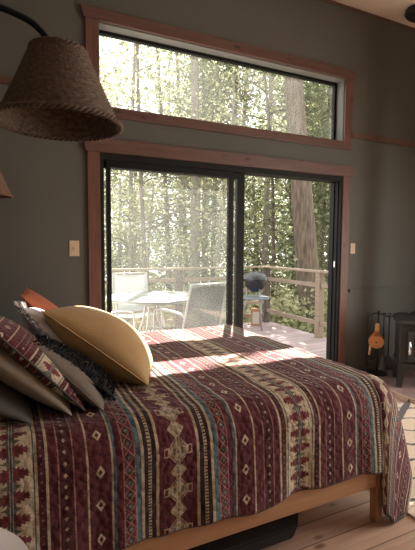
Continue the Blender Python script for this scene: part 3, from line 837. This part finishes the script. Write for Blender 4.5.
st = thing('wood_stove', 'dark cast iron wood stove on the stone hearth at the right edge', 'stove', (3.60, 2.637, HZ), -PI/4+0.02)
sw, sd = 0.27, 0.19
def sbox(name, x0, y0, z0, x1, y1, z1, mat='stove_iron', bev=0.008, parent=st):
    bm = M_(); box(bm, x0, y0, z0, x1, y1, z1, bev); return obj(name, bm, mat, parent)
sbox('body', -sw, -sd, 0.21, sw, sd, 0.60)
bm = M_(); frus(bm, [(-sw-0.035, -sd-0.035), (sw+0.035, -sd-0.035), (sw+0.035, sd+0.02), (-sw-0.035, sd+0.02)], [(-sw-0.02, -sd-0.02), (sw+0.02, -sd-0.02), (sw+0.02, sd+0.01), (-sw-0.02, sd+0.01)], 0.60, 0.635, 0.006)
frus(bm, [(-sw-0.02, -sd-0.02), (sw+0.02, -sd-0.02), (sw+0.02, sd+0.01), (-sw-0.02, sd+0.01)], [(-sw+0.02, -sd+0.02), (sw-0.02, -sd+0.02), (sw-0.02, sd-0.02), (-sw+0.02, sd-0.02)], 0.635, 0.655, 0.003)
obj('top_plate', bm, 'stove_iron', st)
bm = M_(); frus(bm, [(-sw-0.012, -sd-0.03), (sw+0.012, -sd-0.03), (sw+0.012, sd), (-sw-0.012, sd)], [(-sw-0.012, -sd-0.03), (sw+0.012, -sd-0.03), (sw+0.012, sd), (-sw-0.012, sd)], 0.205, 0.235, 0.006); obj('ash_lip', bm, 'stove_iron', st)
# arched door frame with glass
def arch(w, z0, z1, rise, n=14):
    pts = [(-w, z0), (w, z0), (w, z1-rise)]
    for i in range(1, n): 
        a = i/n; pts.append((w-2*w*a, z1-rise+rise*math.sin(PI*a)))
    pts.append((-w, z1-rise)); return pts
dr = None
bm = M_()
o_ = arch(0.205, 0.26, 0.565, 0.03); i_ = arch(0.155, 0.305, 0.52, 0.03)
g = bmesh.new()
n = len(o_)
vo = [[g.verts.new((x, y, z)) for x, z in L] for L in (o_, i_) for y in (-sd-0.028, -sd)]
for i in range(n):
    j = (i+1) % n
    g.faces.new((vo[0][i], vo[0][j], vo[2][j], vo[2][i])); g.faces.new((vo[1][i], vo[3][i], vo[3][j], vo[1][j]))
    g.faces.new((vo[0][i], vo[1][i], vo[1][j], vo[0][j])); g.faces.new((vo[2][i], vo[2][j], vo[3][j], vo[3][i]))
bmesh.ops.recalc_face_normals(g, faces=g.faces[:]); merge(bm, g)
dr = obj('door', bm, 'stove_iron', st)
bm = M_(); prism(bm, i_, (-sd-0.008, -sd-0.002), axis='y'); obj('door_glass', bm, 'firebox', dr)
bm = M_(); tube(bm, [(-0.19, -sd-0.03, 0.32), (-0.19, -sd-0.055, 0.34), (-0.19, -sd-0.06, 0.40), (-0.19, -sd-0.045, 0.45)], [0.010, 0.014, 0.011, 0.006], 10, smooth=4); tag(obj('door_handle', bm, 'chrome', dr, smooth=True), 'coiled chrome door handle', None)
for sx in (-1, 1):
    for sy in (-1, 1):
        bm = M_()
        x = sx*(sw-0.02); y = sy*(sd-0.03)
        prism(bm, [(x+sx*0.028, 0.205), (x+sx*0.034, 0.0), (x-sx*0.012, 0.0), (x-sx*0.022, 0.09), (x-sx*0.055, 0.165), (x-sx*0.09, 0.205)], (y-0.025, y+0.025), axis='y', bevel=0.004)
        obj('leg', bm, 'stove_iron', st)
bm = M_(); prism(bm, [(-sw+0.06, 0.205), (-sw+0.08, 0.17), (-0.10, 0.15), (0.10, 0.15), (sw-0.08, 0.17), (sw-0.06, 0.205)], (-sd-0.005, -sd+0.02), axis='y'); obj('apron', bm, 'stove_iron', st)
pc = Vector((3.60, 2.70))
PL = ceil_z(2.72-0.075) - 0.085 - HZ - 0.656
bm = M_(); lathe(bm, [(0.0, 0.0), (0.105, 0.0), (0.105, 0.02), (0.08, 0.03), (0.075, 0.05), (0.075, PL), (0, PL)], seg=28)
o = obj('stove_pipe', bm, 'iron', smooth=True, angle=40); o.location = (pc.x+0.02, pc.y+0.02, HZ+0.656); tag(o, 'black stove pipe rising from the wood stove to the ceiling', 'pipe')
bm = M_(); cz = ceil_z(2.62)
o = None
lathe(bm, [(0.0, 0.0), (0.23, 0.0), (0.24, -0.012), (0.24, -0.05), (0.225, -0.065), (0.085, -0.07), (0.0, -0.07)], seg=36)
o = obj('pipe_collar', bm, 'iron', smooth=True, angle=40); o.location = (3.62, 2.74, ceil_z(2.74)-0.003); o.rotation_euler = (math.atan(CS), 0, 0)
tag(o, 'round black collar on the sloped ceiling at the top right corner', 'pipe collar')

# fire tools
ft = thing('tool_stand', 'black iron fireplace tool stand against the wall beside the stove', 'tool stand', (3.44, 3.09, HZ), -R(45))
bm = M_(); lathe(bm, [(0, 0), (0.10, 0), (0.10, 0.012), (0.06, 0.022), (0.012, 0.03), (0, 0.03)], seg=28); obj('base', bm, 'iron', ft, smooth=True, angle=40)
bm = M_(); tube(bm, [(0, 0, 0.02), (0, 0, 0.62)], 0.008, 10); lathe(bm, [(0, 0.61), (0.012, 0.615), (0.016, 0.63), (0.01, 0.648), (0, 0.652)], seg=14); obj('pole', bm, 'iron', ft, smooth=True)
bm = M_(); tube(bm, [(-0.075, -0.02, 0.60), (-0.05, 0, 0.625), (0, 0, 0.615), (0.05, 0, 0.625), (0.075, -0.02, 0.60)], 0.006, 8, smooth=5)
tube(bm, [(-0.12, -0.03, 0.60), (-0.075, -0.02, 0.60)], 0.005, 8); tube(bm, [(0.12, -0.03, 0.60), (0.075, -0.02, 0.60)], 0.005, 8); obj('hook_bar', bm, 'iron', ft, smooth=True)
def tool(name, label, lx, ly, mk, cat):
    t = thing(name, label, cat, (0, 0, 0)); c, s = math.cos(-R(45)), math.sin(-R(45))
    t.location = (3.44 + lx*c - ly*s, 3.09 + lx*s + ly*c, HZ); t.rotation_euler = (0, 0, -R(45)); mk(t)
def mk_shovel(t):
    bm = M_(); tube(bm, [(0, 0, 0.20), (0, 0, 0.60)], 0.006, 8); tube(bm, [(0, 0, 0.60), (-0.012, 0, 0.625), (0, 0, 0.64), (0.014, 0, 0.625), (0.004, 0, 0.602)], 0.005, 8, smooth=4); obj('shaft', bm, 'iron', t, smooth=True)
    bm = M_(); prism(bm, [(-0.045, 0.06), (0.045, 0.06), (0.048, 0.16), (0.02, 0.20), (-0.02, 0.20), (-0.048, 0.16)], (-0.008, 0.004), axis='y', bevel=0.003); obj('pan', bm, 'stove_iron', t)
def mk_poker(t):
    bm = M_(); tube(bm, [(0, 0, 0.06), (0, 0, 0.60)], 0.006, 8); tube(bm, [(0, 0, 0.60), (-0.012, 0, 0.625), (0, 0, 0.64), (0.014, 0, 0.625), (0.004, 0, 0.602)], 0.005, 8, smooth=4); obj('shaft', bm, 'iron', t, smooth=True)
    bm = M_(); tube(bm, [(0, 0, 0.12), (0.02, 0, 0.10), (0.04, 0, 0.115)], [0.006, 0.005, 0.002], 8, smooth=4); obj('hook', bm, 'iron', t, smooth=True)
def mk_brush(t):
    bm = M_(); tube(bm, [(0, 0, 0.20), (0, 0, 0.60)], 0.006, 8); tube(bm, [(0, 0, 0.60), (-0.012, 0, 0.625), (0, 0, 0.64), (0.014, 0, 0.625), (0.004, 0, 0.602)], 0.005, 8, smooth=4); obj('shaft', bm, 'iron', t, smooth=True)
    bm = M_(); lathe(bm, [(0, 0.22), (0.012, 0.21), (0.02, 0.17), (0.034, 0.06), (0, 0.06)], seg=20); obj('bristles', bm, 'charcoal_cloth', t, smooth=True, angle=40)
tool('fire_poker', 'black iron poker on the left hook of the tool stand', -0.10, -0.035, mk_poker, 'fire poker')
tool('ash_shovel', 'black ash shovel on the right hook of the tool stand', 0.10, -0.035, mk_shovel, 'shovel')
tool('hearth_brush', 'black hearth brush hanging at the middle of the tool stand', 0.05, -0.045, mk_brush, 'brush')
def mk_bellows(t):
    # pear shaped boards, pleated leather between, handles and nozzle
    def pear(k=1.0):
        pts = []
        for i in range(28):
            a = 2*PI*i/28
            r = 0.074*k; x = r*math.sin(a)*(1.0 if math.cos(a) < 0 else 1.0 - 0.42*math.cos(a)); z = -r*0.95*(-math.cos(a)) if False else r*1.05*math.cos(a)*(1.25 if math.cos(a) > 0 else 0.9)
            pts.append((x, z + 0.36))
        return pts
    bm = M_(); prism(bm, pear(), (-0.030, -0.021), axis='y', bevel=0.003); prism(bm, [(-0.018, 0.42), (0.02, 0.42), (0.022, 0.47), (-0.022, 0.47)], (-0.030, -0.021), axis='y'); obj('front_board', bm, 'bellows_orange', t)
    bm = M_(); prism(bm, pear(), (0.012, 0.021), axis='y', bevel=0.003); obj('back_board', bm, 'bellows_orange', t)
    bm = M_(); prism(bm, pear(0.93), (-0.021, 0.012), axis='y'); obj('leather_gusset', bm, 'charcoal_cloth', t)
    bm = M_(); prism(bm, [(-0.016, 0.43), (0.026, 0.43), (0.024, 0.53), (0.014, 0.545), (0.005, 0.53), (-0.005, 0.545), (-0.014, 0.53)], (-0.018, 0.006), axis='y', bevel=0.003); tag(obj('handle', bm, 'light_wood', t), 'pale wooden handle', None)
    bm = M_(); tube(bm, [(-0.05, 0.0, 0.31), (-0.062, 0.0, 0.215)], [0.014, 0.010], 10); obj('nozzle', bm, 'light_wood', t, smooth=True)
    bm = M_(); tube(bm, [(0.0, -0.034, 0.352), (0.0, -0.029, 0.352)], 0.008, 14); obj('air_valve', bm, 'iron', t)
tool('fire_bellows', 'orange wooden fireplace bellows hung on the front of the tool stand', -0.02, -0.105, mk_bellows, 'bellows')

# ------------------------------------------------------------------ deck
bm = M_(); box(bm, -3.0, D+TH, -0.08, 4.30, 6.38, -0.005); struct('deck', bm, 'deck_wood')
rl = thing('deck_railing', 'weathered wooden railing around the deck with flat cap and horizontal bars', 'railing', (4.2, 6.27, 0))
OR = (4.2, 6.27, 0)
def rpart(name, x0, y0, z0, x1, y1, z1, mat='rail_wood', lab=None):
    bm = M_(); box(bm, x0, y0, z0, x1, y1, z1, 0.004); o = obj(name, bm, mat, rl, origin=OR)
    if lab: o['label'] = lab
RX = 4.2
rpart('cap_rail', RX-0.06, D+TH+0.02, 0.965, RX+0.06, 6.33, 0.998)
rpart('cap_rail', -3.0, 6.21, 0.965, RX-0.06, 6.33, 0.998)
for z in (0.775, 0.215):
    rpart('rail', RX-0.03, D+TH+0.02, z-0.03, RX+0.015, 6.25, z+0.03)
for z in (0.80, 0.58, 0.36, 0.14):
    rpart('rail', -3.0, 6.25, z-0.03, RX-0.05, 6.29, z+0.03)
rpart('post', RX-0.05, 4.82, 0, RX+0.045, 4.915, 0.965)
rpart('post', RX-0.05, 6.22, 0, RX+0.05, 6.32, 0.965, 'dark_post', 'dark stained corner post')
for x in (2.52, 0.9, -0.9): rpart('post', x-0.055, 6.22, 0, x+0.055, 6.33, 0.965, 'dark_post', 'dark stained post')

# kettle grill
gr = thing('kettle_grill', 'small black kettle barbecue with grey lid at the deck corner', 'grill', (3.68, 5.82, 0))
bm = M_(); lathe(bm, [(0.0, 0.60), (0.06, 0.605), (0.12, 0.645), (0.165, 0.71), (0.183, 0.79), (0.187, 0.815), (0.180, 0.815), (0.17, 0.76), (0.0, 0.63)], seg=36); obj('bowl', bm, 'enamel_black', gr, smooth=True)
bm = M_(); lathe(bm, [(0.192, 0.812), (0.192, 0.83), (0.175, 0.875), (0.13, 0.92), (0.07, 0.945), (0.0, 0.95)], seg=36); ld = obj('lid', bm, 'enamel_lid', gr, smooth=True)
bm = M_(); tube(bm, [(-0.04, 0, 0.935), (-0.035, 0, 0.985), (0.035, 0, 0.985), (0.04, 0, 0.935)], 0.009, 8, smooth=4); obj('lid_handle', bm, 'black_metal', ld, smooth=True)
bm = M_(); tube(bm, [(-0.19, 0, 0.80), (-0.23, 0, 0.80), (-0.23, 0.05, 0.80), (-0.185, 0.05, 0.80)], 0.007, 8); obj('side_handle', bm, 'black_metal', gr)
bm = M_(); tube(bm, [(0.19, 0, 0.80), (0.23, 0, 0.80), (0.23, 0.05, 0.80), (0.185, 0.05, 0.80)], 0.007, 8); obj('side_handle', bm, 'black_metal', gr)
for k in range(3):
    a = 2*PI*k/3+0.5
    bm = M_(); tube(bm, [(0.13*math.cos(a), 0.13*math.sin(a), 0.66), (0.22*math.cos(a), 0.22*math.sin(a), 0.0)], 0.011, 10); obj('leg', bm, 'grey_metal', gr, smooth=True)
bm = M_(); lathe(bm, [(0, 0.50), (0.23, 0.50), (0.235, 0.51), (0.235, 0.525), (0.0, 0.525)], seg=28); tag(obj('tray', bm, 'shelf_blue', gr), 'blue grey round tray', None)
bx = thing('carton', 'small brown cardboard carton with pale label standing on the deck by the grill', 'box', (3.86, 6.08, -0.005), -R(30))
bm = M_(); box(bm, -0.085, -0.06, 0, 0.085, 0.06, 0.29, 0.003); obj('body', bm, 'carton', bx)
bm = M_(); box(bm, -0.055, -0.0625, 0.04, 0.055, -0.06, 0.24); tag(obj('paper_label', bm, 'paper_white', bx), 'pale paper label', None)
bm = M_(); tube(bm, [(-0.04, 0, 0.29), (-0.03, 0, 0.33), (0.03, 0, 0.33), (0.04, 0, 0.29)], 0.004, 6, smooth=3); obj('carry_loop', bm, 'black_metal', bx)

# patio table and chairs
tb = thing('patio_table', 'round glass topped patio table on the deck outside the door', 'table', (1.66, 4.98, 0))
bm = M_(); lathe(bm, [(0, 0.70), (0.56, 0.70), (0.575, 0.705), (0.575, 0.722), (0.565, 0.728), (0, 0.728)], seg=56); obj('tabletop', bm, 'table_top', tb, smooth=True, angle=40)
bm = M_(); lathe(bm, [(0.50, 0.68), (0.53, 0.68), (0.53, 0.70), (0.50, 0.70)], seg=48, close=True); obj('apron_ring', bm, 'alu', tb, smooth=True)
for k in range(4):
    a = PI/4+k*PI/2
    bm = M_(); tube(bm, [(0.10*math.cos(a), 0.10*math.sin(a), 0.70), (0.16*math.cos(a), 0.16*math.sin(a), 0.35), (0.38*math.cos(a), 0.38*math.sin(a), 0.0)], 0.016, 10, smooth=6); obj('leg', bm, 'alu', tb, smooth=True)
def sling_chair(loc, rz, label, mat, frame):
    """faces +y locally"""
    t = thing('patio_chair', label, 'chair', loc, rz, 'sling patio chairs round the table')
    # back sling
    bm = M_(); n = 10
    def sling(bm, path, w0, w1, th=0.006):
        g = bmesh.new(); A = []
        for k, p in enumerate(path):
            w = w0+(w1-w0)*k/(len(path)-1); r = []
            for i in range(9):
                x = -w + 2*w*i/8; sag = 0.018*(1-(x/w)**2)
                r.append((x, p[0]+sag*p[2], p[1]+sag*p[3]))
            A.append(r)
        L = [[[g.verts.new((c[0], c[1]+o*path[k][2], c[2]+o*path[k][3])) for c in A[k]] for k in range(len(A))] for o in (0, th)]
        for s in (0, 1):
            for k in range(len(A)-1):
                for i in range(8): g.faces.new((L[s][k][i], L[s][k][i+1], L[s][k+1][i+1], L[s][k+1][i]))
        for k in range(len(A)-1):
            for i in (0, 8): g.faces.new((L[0][k][i], L[0][k+1][i], L[1][k+1][i], L[1][k][i]))
        for k in (0, len(A)-1):
            for i in range(8): g.faces.new((L[0][k][i], L[0][k][i+1], L[1][k][i+1], L[1][k][i]))
        bmesh.ops.recalc_face_normals(g, faces=g.faces[:]); merge(bm, g)
    sling(bm, [(-0.22, 0.42, -0.9, -0.3), (-0.26, 0.55, -0.95, -0.2), (-0.31, 0.72, -0.95, -0.2), (-0.37, 0.93, -0.95, -0.2)], 0.24, 0.225); obj('backrest', bm, mat, t, smooth=True)
    bm = M_(); sling(bm, [(0.24, 0.42, 0, -1), (0.10, 0.41, 0, -1), (-0.08, 0.395, 0, -1), (-0.22, 0.40, 0, -1)], 0.24, 0.24); obj('seat', bm, mat, t, smooth=True)
    for sx in (-1, 1):
        bm = M_(); tube(bm, [(sx*0.25, 0.27, 0.40), (sx*0.25, 0.24, 0.425), (sx*0.25, 0.0, 0.40), (sx*0.25, -0.20, 0.40), (sx*0.248, -0.27, 0.55), (sx*0.24, -0.385, 0.95)], 0.013, 10, smooth=5); obj('side_rail', bm, frame, t, smooth=True)
        bm = M_(); tube(bm, [(sx*0.25, -0.28, 0.60), (sx*0.29, -0.24, 0.645), (sx*0.30, 0.0, 0.655), (sx*0.30, 0.18, 0.64), (sx*0.30, 0.25, 0.58), (sx*0.295, 0.27, 0.30), (sx*0.29, 0.28, 0.0)], 0.014, 10, smooth=6); obj('armrest', bm, frame, t, smooth=True)
        bm = M_(); tube(bm, [(sx*0.25, 0.0, 0.40), (sx*0.27, -0.20, 0.22), (sx*0.28, -0.32, 0.0)], 0.013, 10, smooth=4); obj('leg', bm, frame, t, smooth=True)
    bm = M_(); tube(bm, [(-0.24, -0.385, 0.95), (0.24, -0.385, 0.95)], 0.013, 10); obj('top_bar', bm, frame, t, smooth=True)
    return t
sling_chair((1.87, 4.35, -0.005), R(12), 'dark mesh patio chair seen from behind in front of the round table', 'sling_dark', 'grey_metal')
sling_chair((1.62, 5.62, -0.005), R(176), 'pale sling patio chair on the far side of the table by the railing', 'sling_white', 'alu')
sling_chair((0.92, 4.62, -0.005), R(-70), 'pale sling patio chair left of the round table', 'sling_white', 'alu')

# ------------------------------------------------------------------ ground and forest
bm = M_()
N = 40
gv = {}
for i in range(N+1):
    for j in range(N+1):
        x = -40 + 90*i/N; y = -25 + 85*j/N
        gv[i, j] = bm.verts.new((x, y, -2.6 - 0.07*max(0, y-6) + 0.3*math.sin(x*0.3)*math.cos(y*0.25)))
for i in range(N):
    for j in range(N): bm.faces.new((gv[i, j], gv[i+1, j], gv[i+1, j+1], gv[i, j+1]))
struct('ground', bm, 'earth', smooth=True)
def gz(y): return -2.6 - 0.07*max(0, y-6)

def leaves_mesh(seed, n, region, size, cl=40):
    rr = random.Random(seed); bm = M_()
    cents = [region(rr) for _ in range(cl)]
    for _ in range(n):
        c, s = rr.choice(cents)
        p = Vector(c) + Vector((rr.gauss(0, 1), rr.gauss(0, 1), rr.gauss(0, 0.7)))*s
        d = Vector((rr.uniform(-1, 1), rr.uniform(-1, 1), rr.uniform(-0.7, 0.4))).normalized()
        e = d.cross(Vector((rr.uniform(-1, 1), rr.uniform(-1, 1), rr.uniform(-1, 1)))).normalized()
        L = size*rr.uniform(0.6, 1.5); w = L*0.32
        nrm = d.cross(e)*0.15*L
        v = [bm.verts.new(p), bm.verts.new(p+d*L*0.5+e*w+nrm), bm.verts.new(p+d*L), bm.verts.new(p+d*L*0.5-e*w+nrm)]
        bm.faces.new(v)
    me = bpy.data.meshes.new('foliage'); bm.to_mesh(me); bm.free(); return me
def crown(z0, z1, rad, coff=(0, 0)):
    def f(rr):
        z = rr.uniform(z0, z1); r = rad*math.sqrt(rr.random())*(1.15-0.5*(z-z0)/(z1-z0)); a = rr.uniform(0, 2*PI)
        return ((coff[0]+r*math.cos(a), coff[1]+r*math.sin(a), z), rr.uniform(0.25, 0.55))
    return f
def trunk_mesh(seed, h, r, lean=(0, 0), branches=6, bz=(3, 8), seg=12, wob=0.12, blen=1.5):
    rr = random.Random(seed); bm = M_()
    n = 12; pts = []; rs = []
    for k in range(n+1):
        f = k/n; pts.append((lean[0]*f + wob*math.sin(f*5+seed)*f, lean[1]*f + wob*math.cos(f*4+seed)*f, h*f)); rs.append(r*(1.25 if k == 0 else 1)*(1-0.6*f))
    tube(bm, pts, rs, seg)
    for _ in range(branches):
        z = rr.uniform(*bz); f = min(0.98, z/h); k = int(f*n); p = Vector(pts[k]).lerp(Vector(pts[min(n, k+1)]), f*n-k)
        a = rr.uniform(0, 2*PI); L = blen*rr.uniform(0.6, 1.3); d = Vector((math.cos(a), math.sin(a), rr.uniform(0.0, 0.5)))
        tube(bm, [p, p+d*L*0.4, p+d*L+Vector((0, 0, rr.uniform(-0.3, 0.5)*L))], [r*0.28*(1-0.5*f)+0.01, r*0.18+0.008, 0.006], 6, smooth=3)
    me = bpy.data.meshes.new('trunk'); bm.to_mesh(me); bm.free()
    for p in me.polygons: p.use_smooth = True
    return me
def mkobj(name, me, mat, parent):
    if not me.materials: me.materials.append(MATS[mat])
    o = bpy.data.objects.new(name, me); C.objects.link(o); o.parent = parent; return o
def az_pos(px, dist):
    a = R(25.8) + math.atan((px-207.5)/420.0); return (dist*math.sin(a), dist*math.cos(a))
GT = 'forest trees beyond the deck'
def tree(px, dist, h, r, label, tmat, lmat, lean=(0, 0), n=2600, z0=2, z1=None, rad=1.6, size=0.11, seed=1, bz=None, group=GT, branches=6, cl=40, blen=1.5, wob=0.12, coff=(0, 0)):
    x, y = az_pos(px, dist)
    t = thing('tree', label, 'tree', (x, y, gz(y)-0.05), 0, group)
    z1 = z1 or h
    mkobj('trunk', trunk_mesh(seed, h, r, lean, branches, bz or (z0, z1*0.95), wob=wob, blen=blen), tmat, t)
    if n: mkobj('foliage', leaves_mesh(seed+50, n, crown(z0, z1, rad, coff), size, cl), lmat, t)
    return t
# big leaning trunk seen through the open half of the door, and its neighbours (px at horizon height, distance)
tree(323, 9.2, 13, 0.285, 'thick leaning brown tree trunk right behind the deck corner', 'bark', 'leaf_dark', lean=(-1.08, 0.52), n=5200, z0=10.2, z1=13.4, rad=2.3, size=0.16, seed=3, branches=9, bz=(10, 12.6), wob=0.05, cl=110, blen=2.2, coff=(1.5, 3.9))  # crown is out of view, shifted off the trunk to shade the deck
tree(345, 12.5, 13, 0.25, 'second thick trunk just right of the leaning tree', 'bark', 'leaf_dark', lean=(-0.3, 0.2), n=1500, z0=3, z1=12, rad=1.7, seed=4, branches=5)
tree(264, 12.0, 13, 0.10, 'slim pale straight trunk above the kettle grill', 'bark_pale', 'leaf_pale', lean=(0.1, 0), n=900, z0=4.5, z1=12, rad=1.3, seed=5, branches=8, blen=1.0)
tree(277, 10.8, 10, 0.055, 'thin crooked sapling between the pale trunk and the leaning tree', 'bark', 'leaf_green', lean=(-0.5, 0.1), n=900, z0=2.6, z1=9, rad=0.8, seed=6, branches=12, blen=1.0, wob=0.3)
tree(193, 11.5, 13, 0.17, 'straight trunk behind the middle of the glass door panel', 'bark_pale', 'leaf_green', lean=(0.1, 0), n=1400, z0=4, z1=12, rad=1.5, seed=7, branches=6)
tree(147, 11.0, 12, 0.07, 'thin dark trunk left of centre behind the glass panel', 'bark', 'leaf_green', lean=(-0.2, 0), n=900, z0=3, z1=11, rad=1.2, seed=8, branches=8)
tree(130, 13.0, 12, 0.09, 'slender trunk near the left side of the glass panel', 'bark_pale', 'leaf_pale', lean=(0.2, 0), n=1100, z0=3, z1=11, rad=1.4, seed=9, branches=8)
tree(216, 9.6, 8, 0.05, 'bare branching sapling seen by the middle door stile', 'bark_pale', 'leaf_pale', lean=(0.25, 0), n=450, z0=3.5, z1=8, rad=0.8, seed=10, branches=18, bz=(1.5, 7), blen=1.5, wob=0.3)
tree(322, 10.5, 9, 0.045, 'dark needled young conifer by the right door jamb', 'bark', 'leaf_dark', n=3200, z0=2.0, z1=8.5, rad=0.85, size=0.13, seed=11, branches=10)
# background thicket: copies of three kinds
kinds = []
for k, (lm, tm, s) in enumerate((('leaf_green', 'bark_pale', 0.12), ('leaf_pale', 'bark_pale', 0.13), ('leaf_dark', 'bark', 0.12))):
    tr_ = trunk_mesh(20+k, 14, 0.11, (0.4, 0.2), 11, (2, 13), blen=1.8); lf_ = leaves_mesh(30+k, 5400, crown(1.0, 14.0, 2.1), s, 75)
    tr_.materials.append(MATS[tm]); lf_.materials.append(MATS[lm]); kinds.append((tr_, lf_))
rr = random.Random(11)
LAB = ['green leafy tree in the thicket beyond the deck', 'pale sunlit leafy tree in the thicket beyond the deck', 'dark leafy tree in the thicket beyond the deck']
spots = []
for row, (dist, step) in enumerate(((14.5, 17), (18.5, 14), (24, 12))):
    px = 85 + row*5
    while px < 370:
        spots.append((px + rr.uniform(-5, 5), dist + rr.uniform(-1.2, 1.2))); px += step*1.75
for (px, dist) in spots:
    if (118 < px < 160 or 255 < px < 285) and dist > 17 and rr.random() < 0.75: continue
    k = rr.choice((0, 0, 0, 1, 2, 2)); x, y = az_pos(px, dist)
    t = thing('tree', LAB[k], 'tree', (x, y, gz(y)-0.1), rr.uniform(0, 6.28), 'thicket trees, ' + ('green', 'pale', 'dark')[k])
    s = rr.uniform(0.9, 1.1)*(0.9 if dist < 16 else 1.15); t.scale = (s, s, s*(0.58 if (105 < px < 168 or 243 < px < 286) else 1.0))
    for nm, me in (('trunk', kinds[k][0]), ('foliage', kinds[k][1])):
        o = bpy.data.objects.new(nm, me); C.objects.link(o); o.parent = t
# shrubs just below and beyond the railing
sh = []
for k, lm in enumerate(('leaf_pale', 'leaf_green')):
    bmv = leaves_mesh(70+k, 3600, lambda r_: ((r_.gauss(0, 0.7), r_.gauss(0, 0.6), r_.uniform(0.3, 2.9)), 0.28), 0.10, 60); bmv.materials.append(MATS[lm])
    bs = bmesh.new(); r2 = random.Random(k)
    for _ in range(9):
        a = r2.uniform(0, 6.28); q = r2.uniform(0.3, 0.9)
        tube(bs, [(0, 0, 0), (q*0.4*math.cos(a), q*0.4*math.sin(a), 1.2), (q*math.cos(a), q*math.sin(a), r2.uniform(2, 3))], [0.03, 0.02, 0.006], 6, smooth=3)
    sm_ = bpy.data.meshes.new('stems'); bs.to_mesh(sm_); bs.free(); sm_.materials.append(MATS['bark']); sh.append((bmv, sm_))
SL = ['pale leafy shrub growing just beyond the deck railing', 'green leafy shrub growing just beyond the deck railing']
for i, (px, dist) in enumerate([(105, 8.6), (135, 9.4), (160, 8.9), (188, 9.8), (215, 9.0), (236, 9.9), (256, 9.4), (281, 10.4), (300, 10.6), (326, 8.6), (343, 9.0)]):
    k = i % 2; x, y = az_pos(px, dist)
    t = thing('shrub', SL[k], 'shrub', (x, y, gz(y)-0.05), rr.uniform(0, 6.28), ('pale', 'green')[k] + ' shrubs beyond the railing')
    for nm, me in (('foliage', sh[k][0]), ('stems', sh[k][1])):
        o = bpy.data.objects.new(nm, me); C.objects.link(o); o.parent = t

# ------------------------------------------------------------------ light
w = bpy.data.worlds.new('World'); scene.world = w; w.use_nodes = True
nt = w.node_tree; bg = nt.nodes['Background']
bg.inputs[0].default_value = (1.0, 0.985, 0.95, 1); bg.inputs[1].default_value = 2.7
sun = bpy.data.lights.new('Sun', 'SUN'); sun.energy = 38.0; sun.angle = R(0.6); sun.color = (1.0, 0.93, 0.82)
so = bpy.data.objects.new('Sun', sun); C.objects.link(so)
azs = R(30); el = math.atan(1.52*math.cos(azs))
dirv = Vector((-math.sin(azs)*math.cos(el), -math.cos(azs)*math.cos(el), -math.sin(el)))
so.rotation_euler = dirv.to_track_quat('-Z', 'Y').to_euler(); so.location = (2, 8, 9)
# fill lamp added to brighten the room, set in the right hand wall opening
al = bpy.data.lights.new('AddedFill', 'AREA'); al.shape = 'RECTANGLE'; al.size = RY1-RY0; al.size_y = RZ1-RZ0; al.energy = 84; al.color = (1.0, 0.95, 0.88)
ao = bpy.data.objects.new('AddedFill', al); C.objects.link(ao); ao.location = (XR+0.05, (RY0+RY1)/2, (RZ0+RZ1)/2)
ao.rotation_euler = Vector((-1, 0.2, -0.75)).to_track_quat('-Z', 'Z').to_euler()

# ------------------------------------------------------------------ camera
cam = bpy.data.cameras.new('Camera'); co = bpy.data.objects.new('Camera', cam); C.objects.link(co); scene.camera = co
cam.sensor_fit = 'VERTICAL'; cam.sensor_height = 36.0; cam.lens = 36.0*422.3/550; cam.clip_start = 0.02; cam.clip_end = 200
co.location = (0, 0, 1.35)
co.rotation_euler = (Matrix.Rotation(-R(25.804), 3, 'Z') @ Matrix.Rotation(PI/2 - R(3.967), 3, 'X') @ Matrix.Rotation(R(0.334), 3, 'Z')).to_euler()
vs = scene.view_settings; vs.view_transform = 'Standard'; vs.look = 'None'; vs.gamma = 1; vs.use_curve_mapping = False; vs.exposure = 0.0
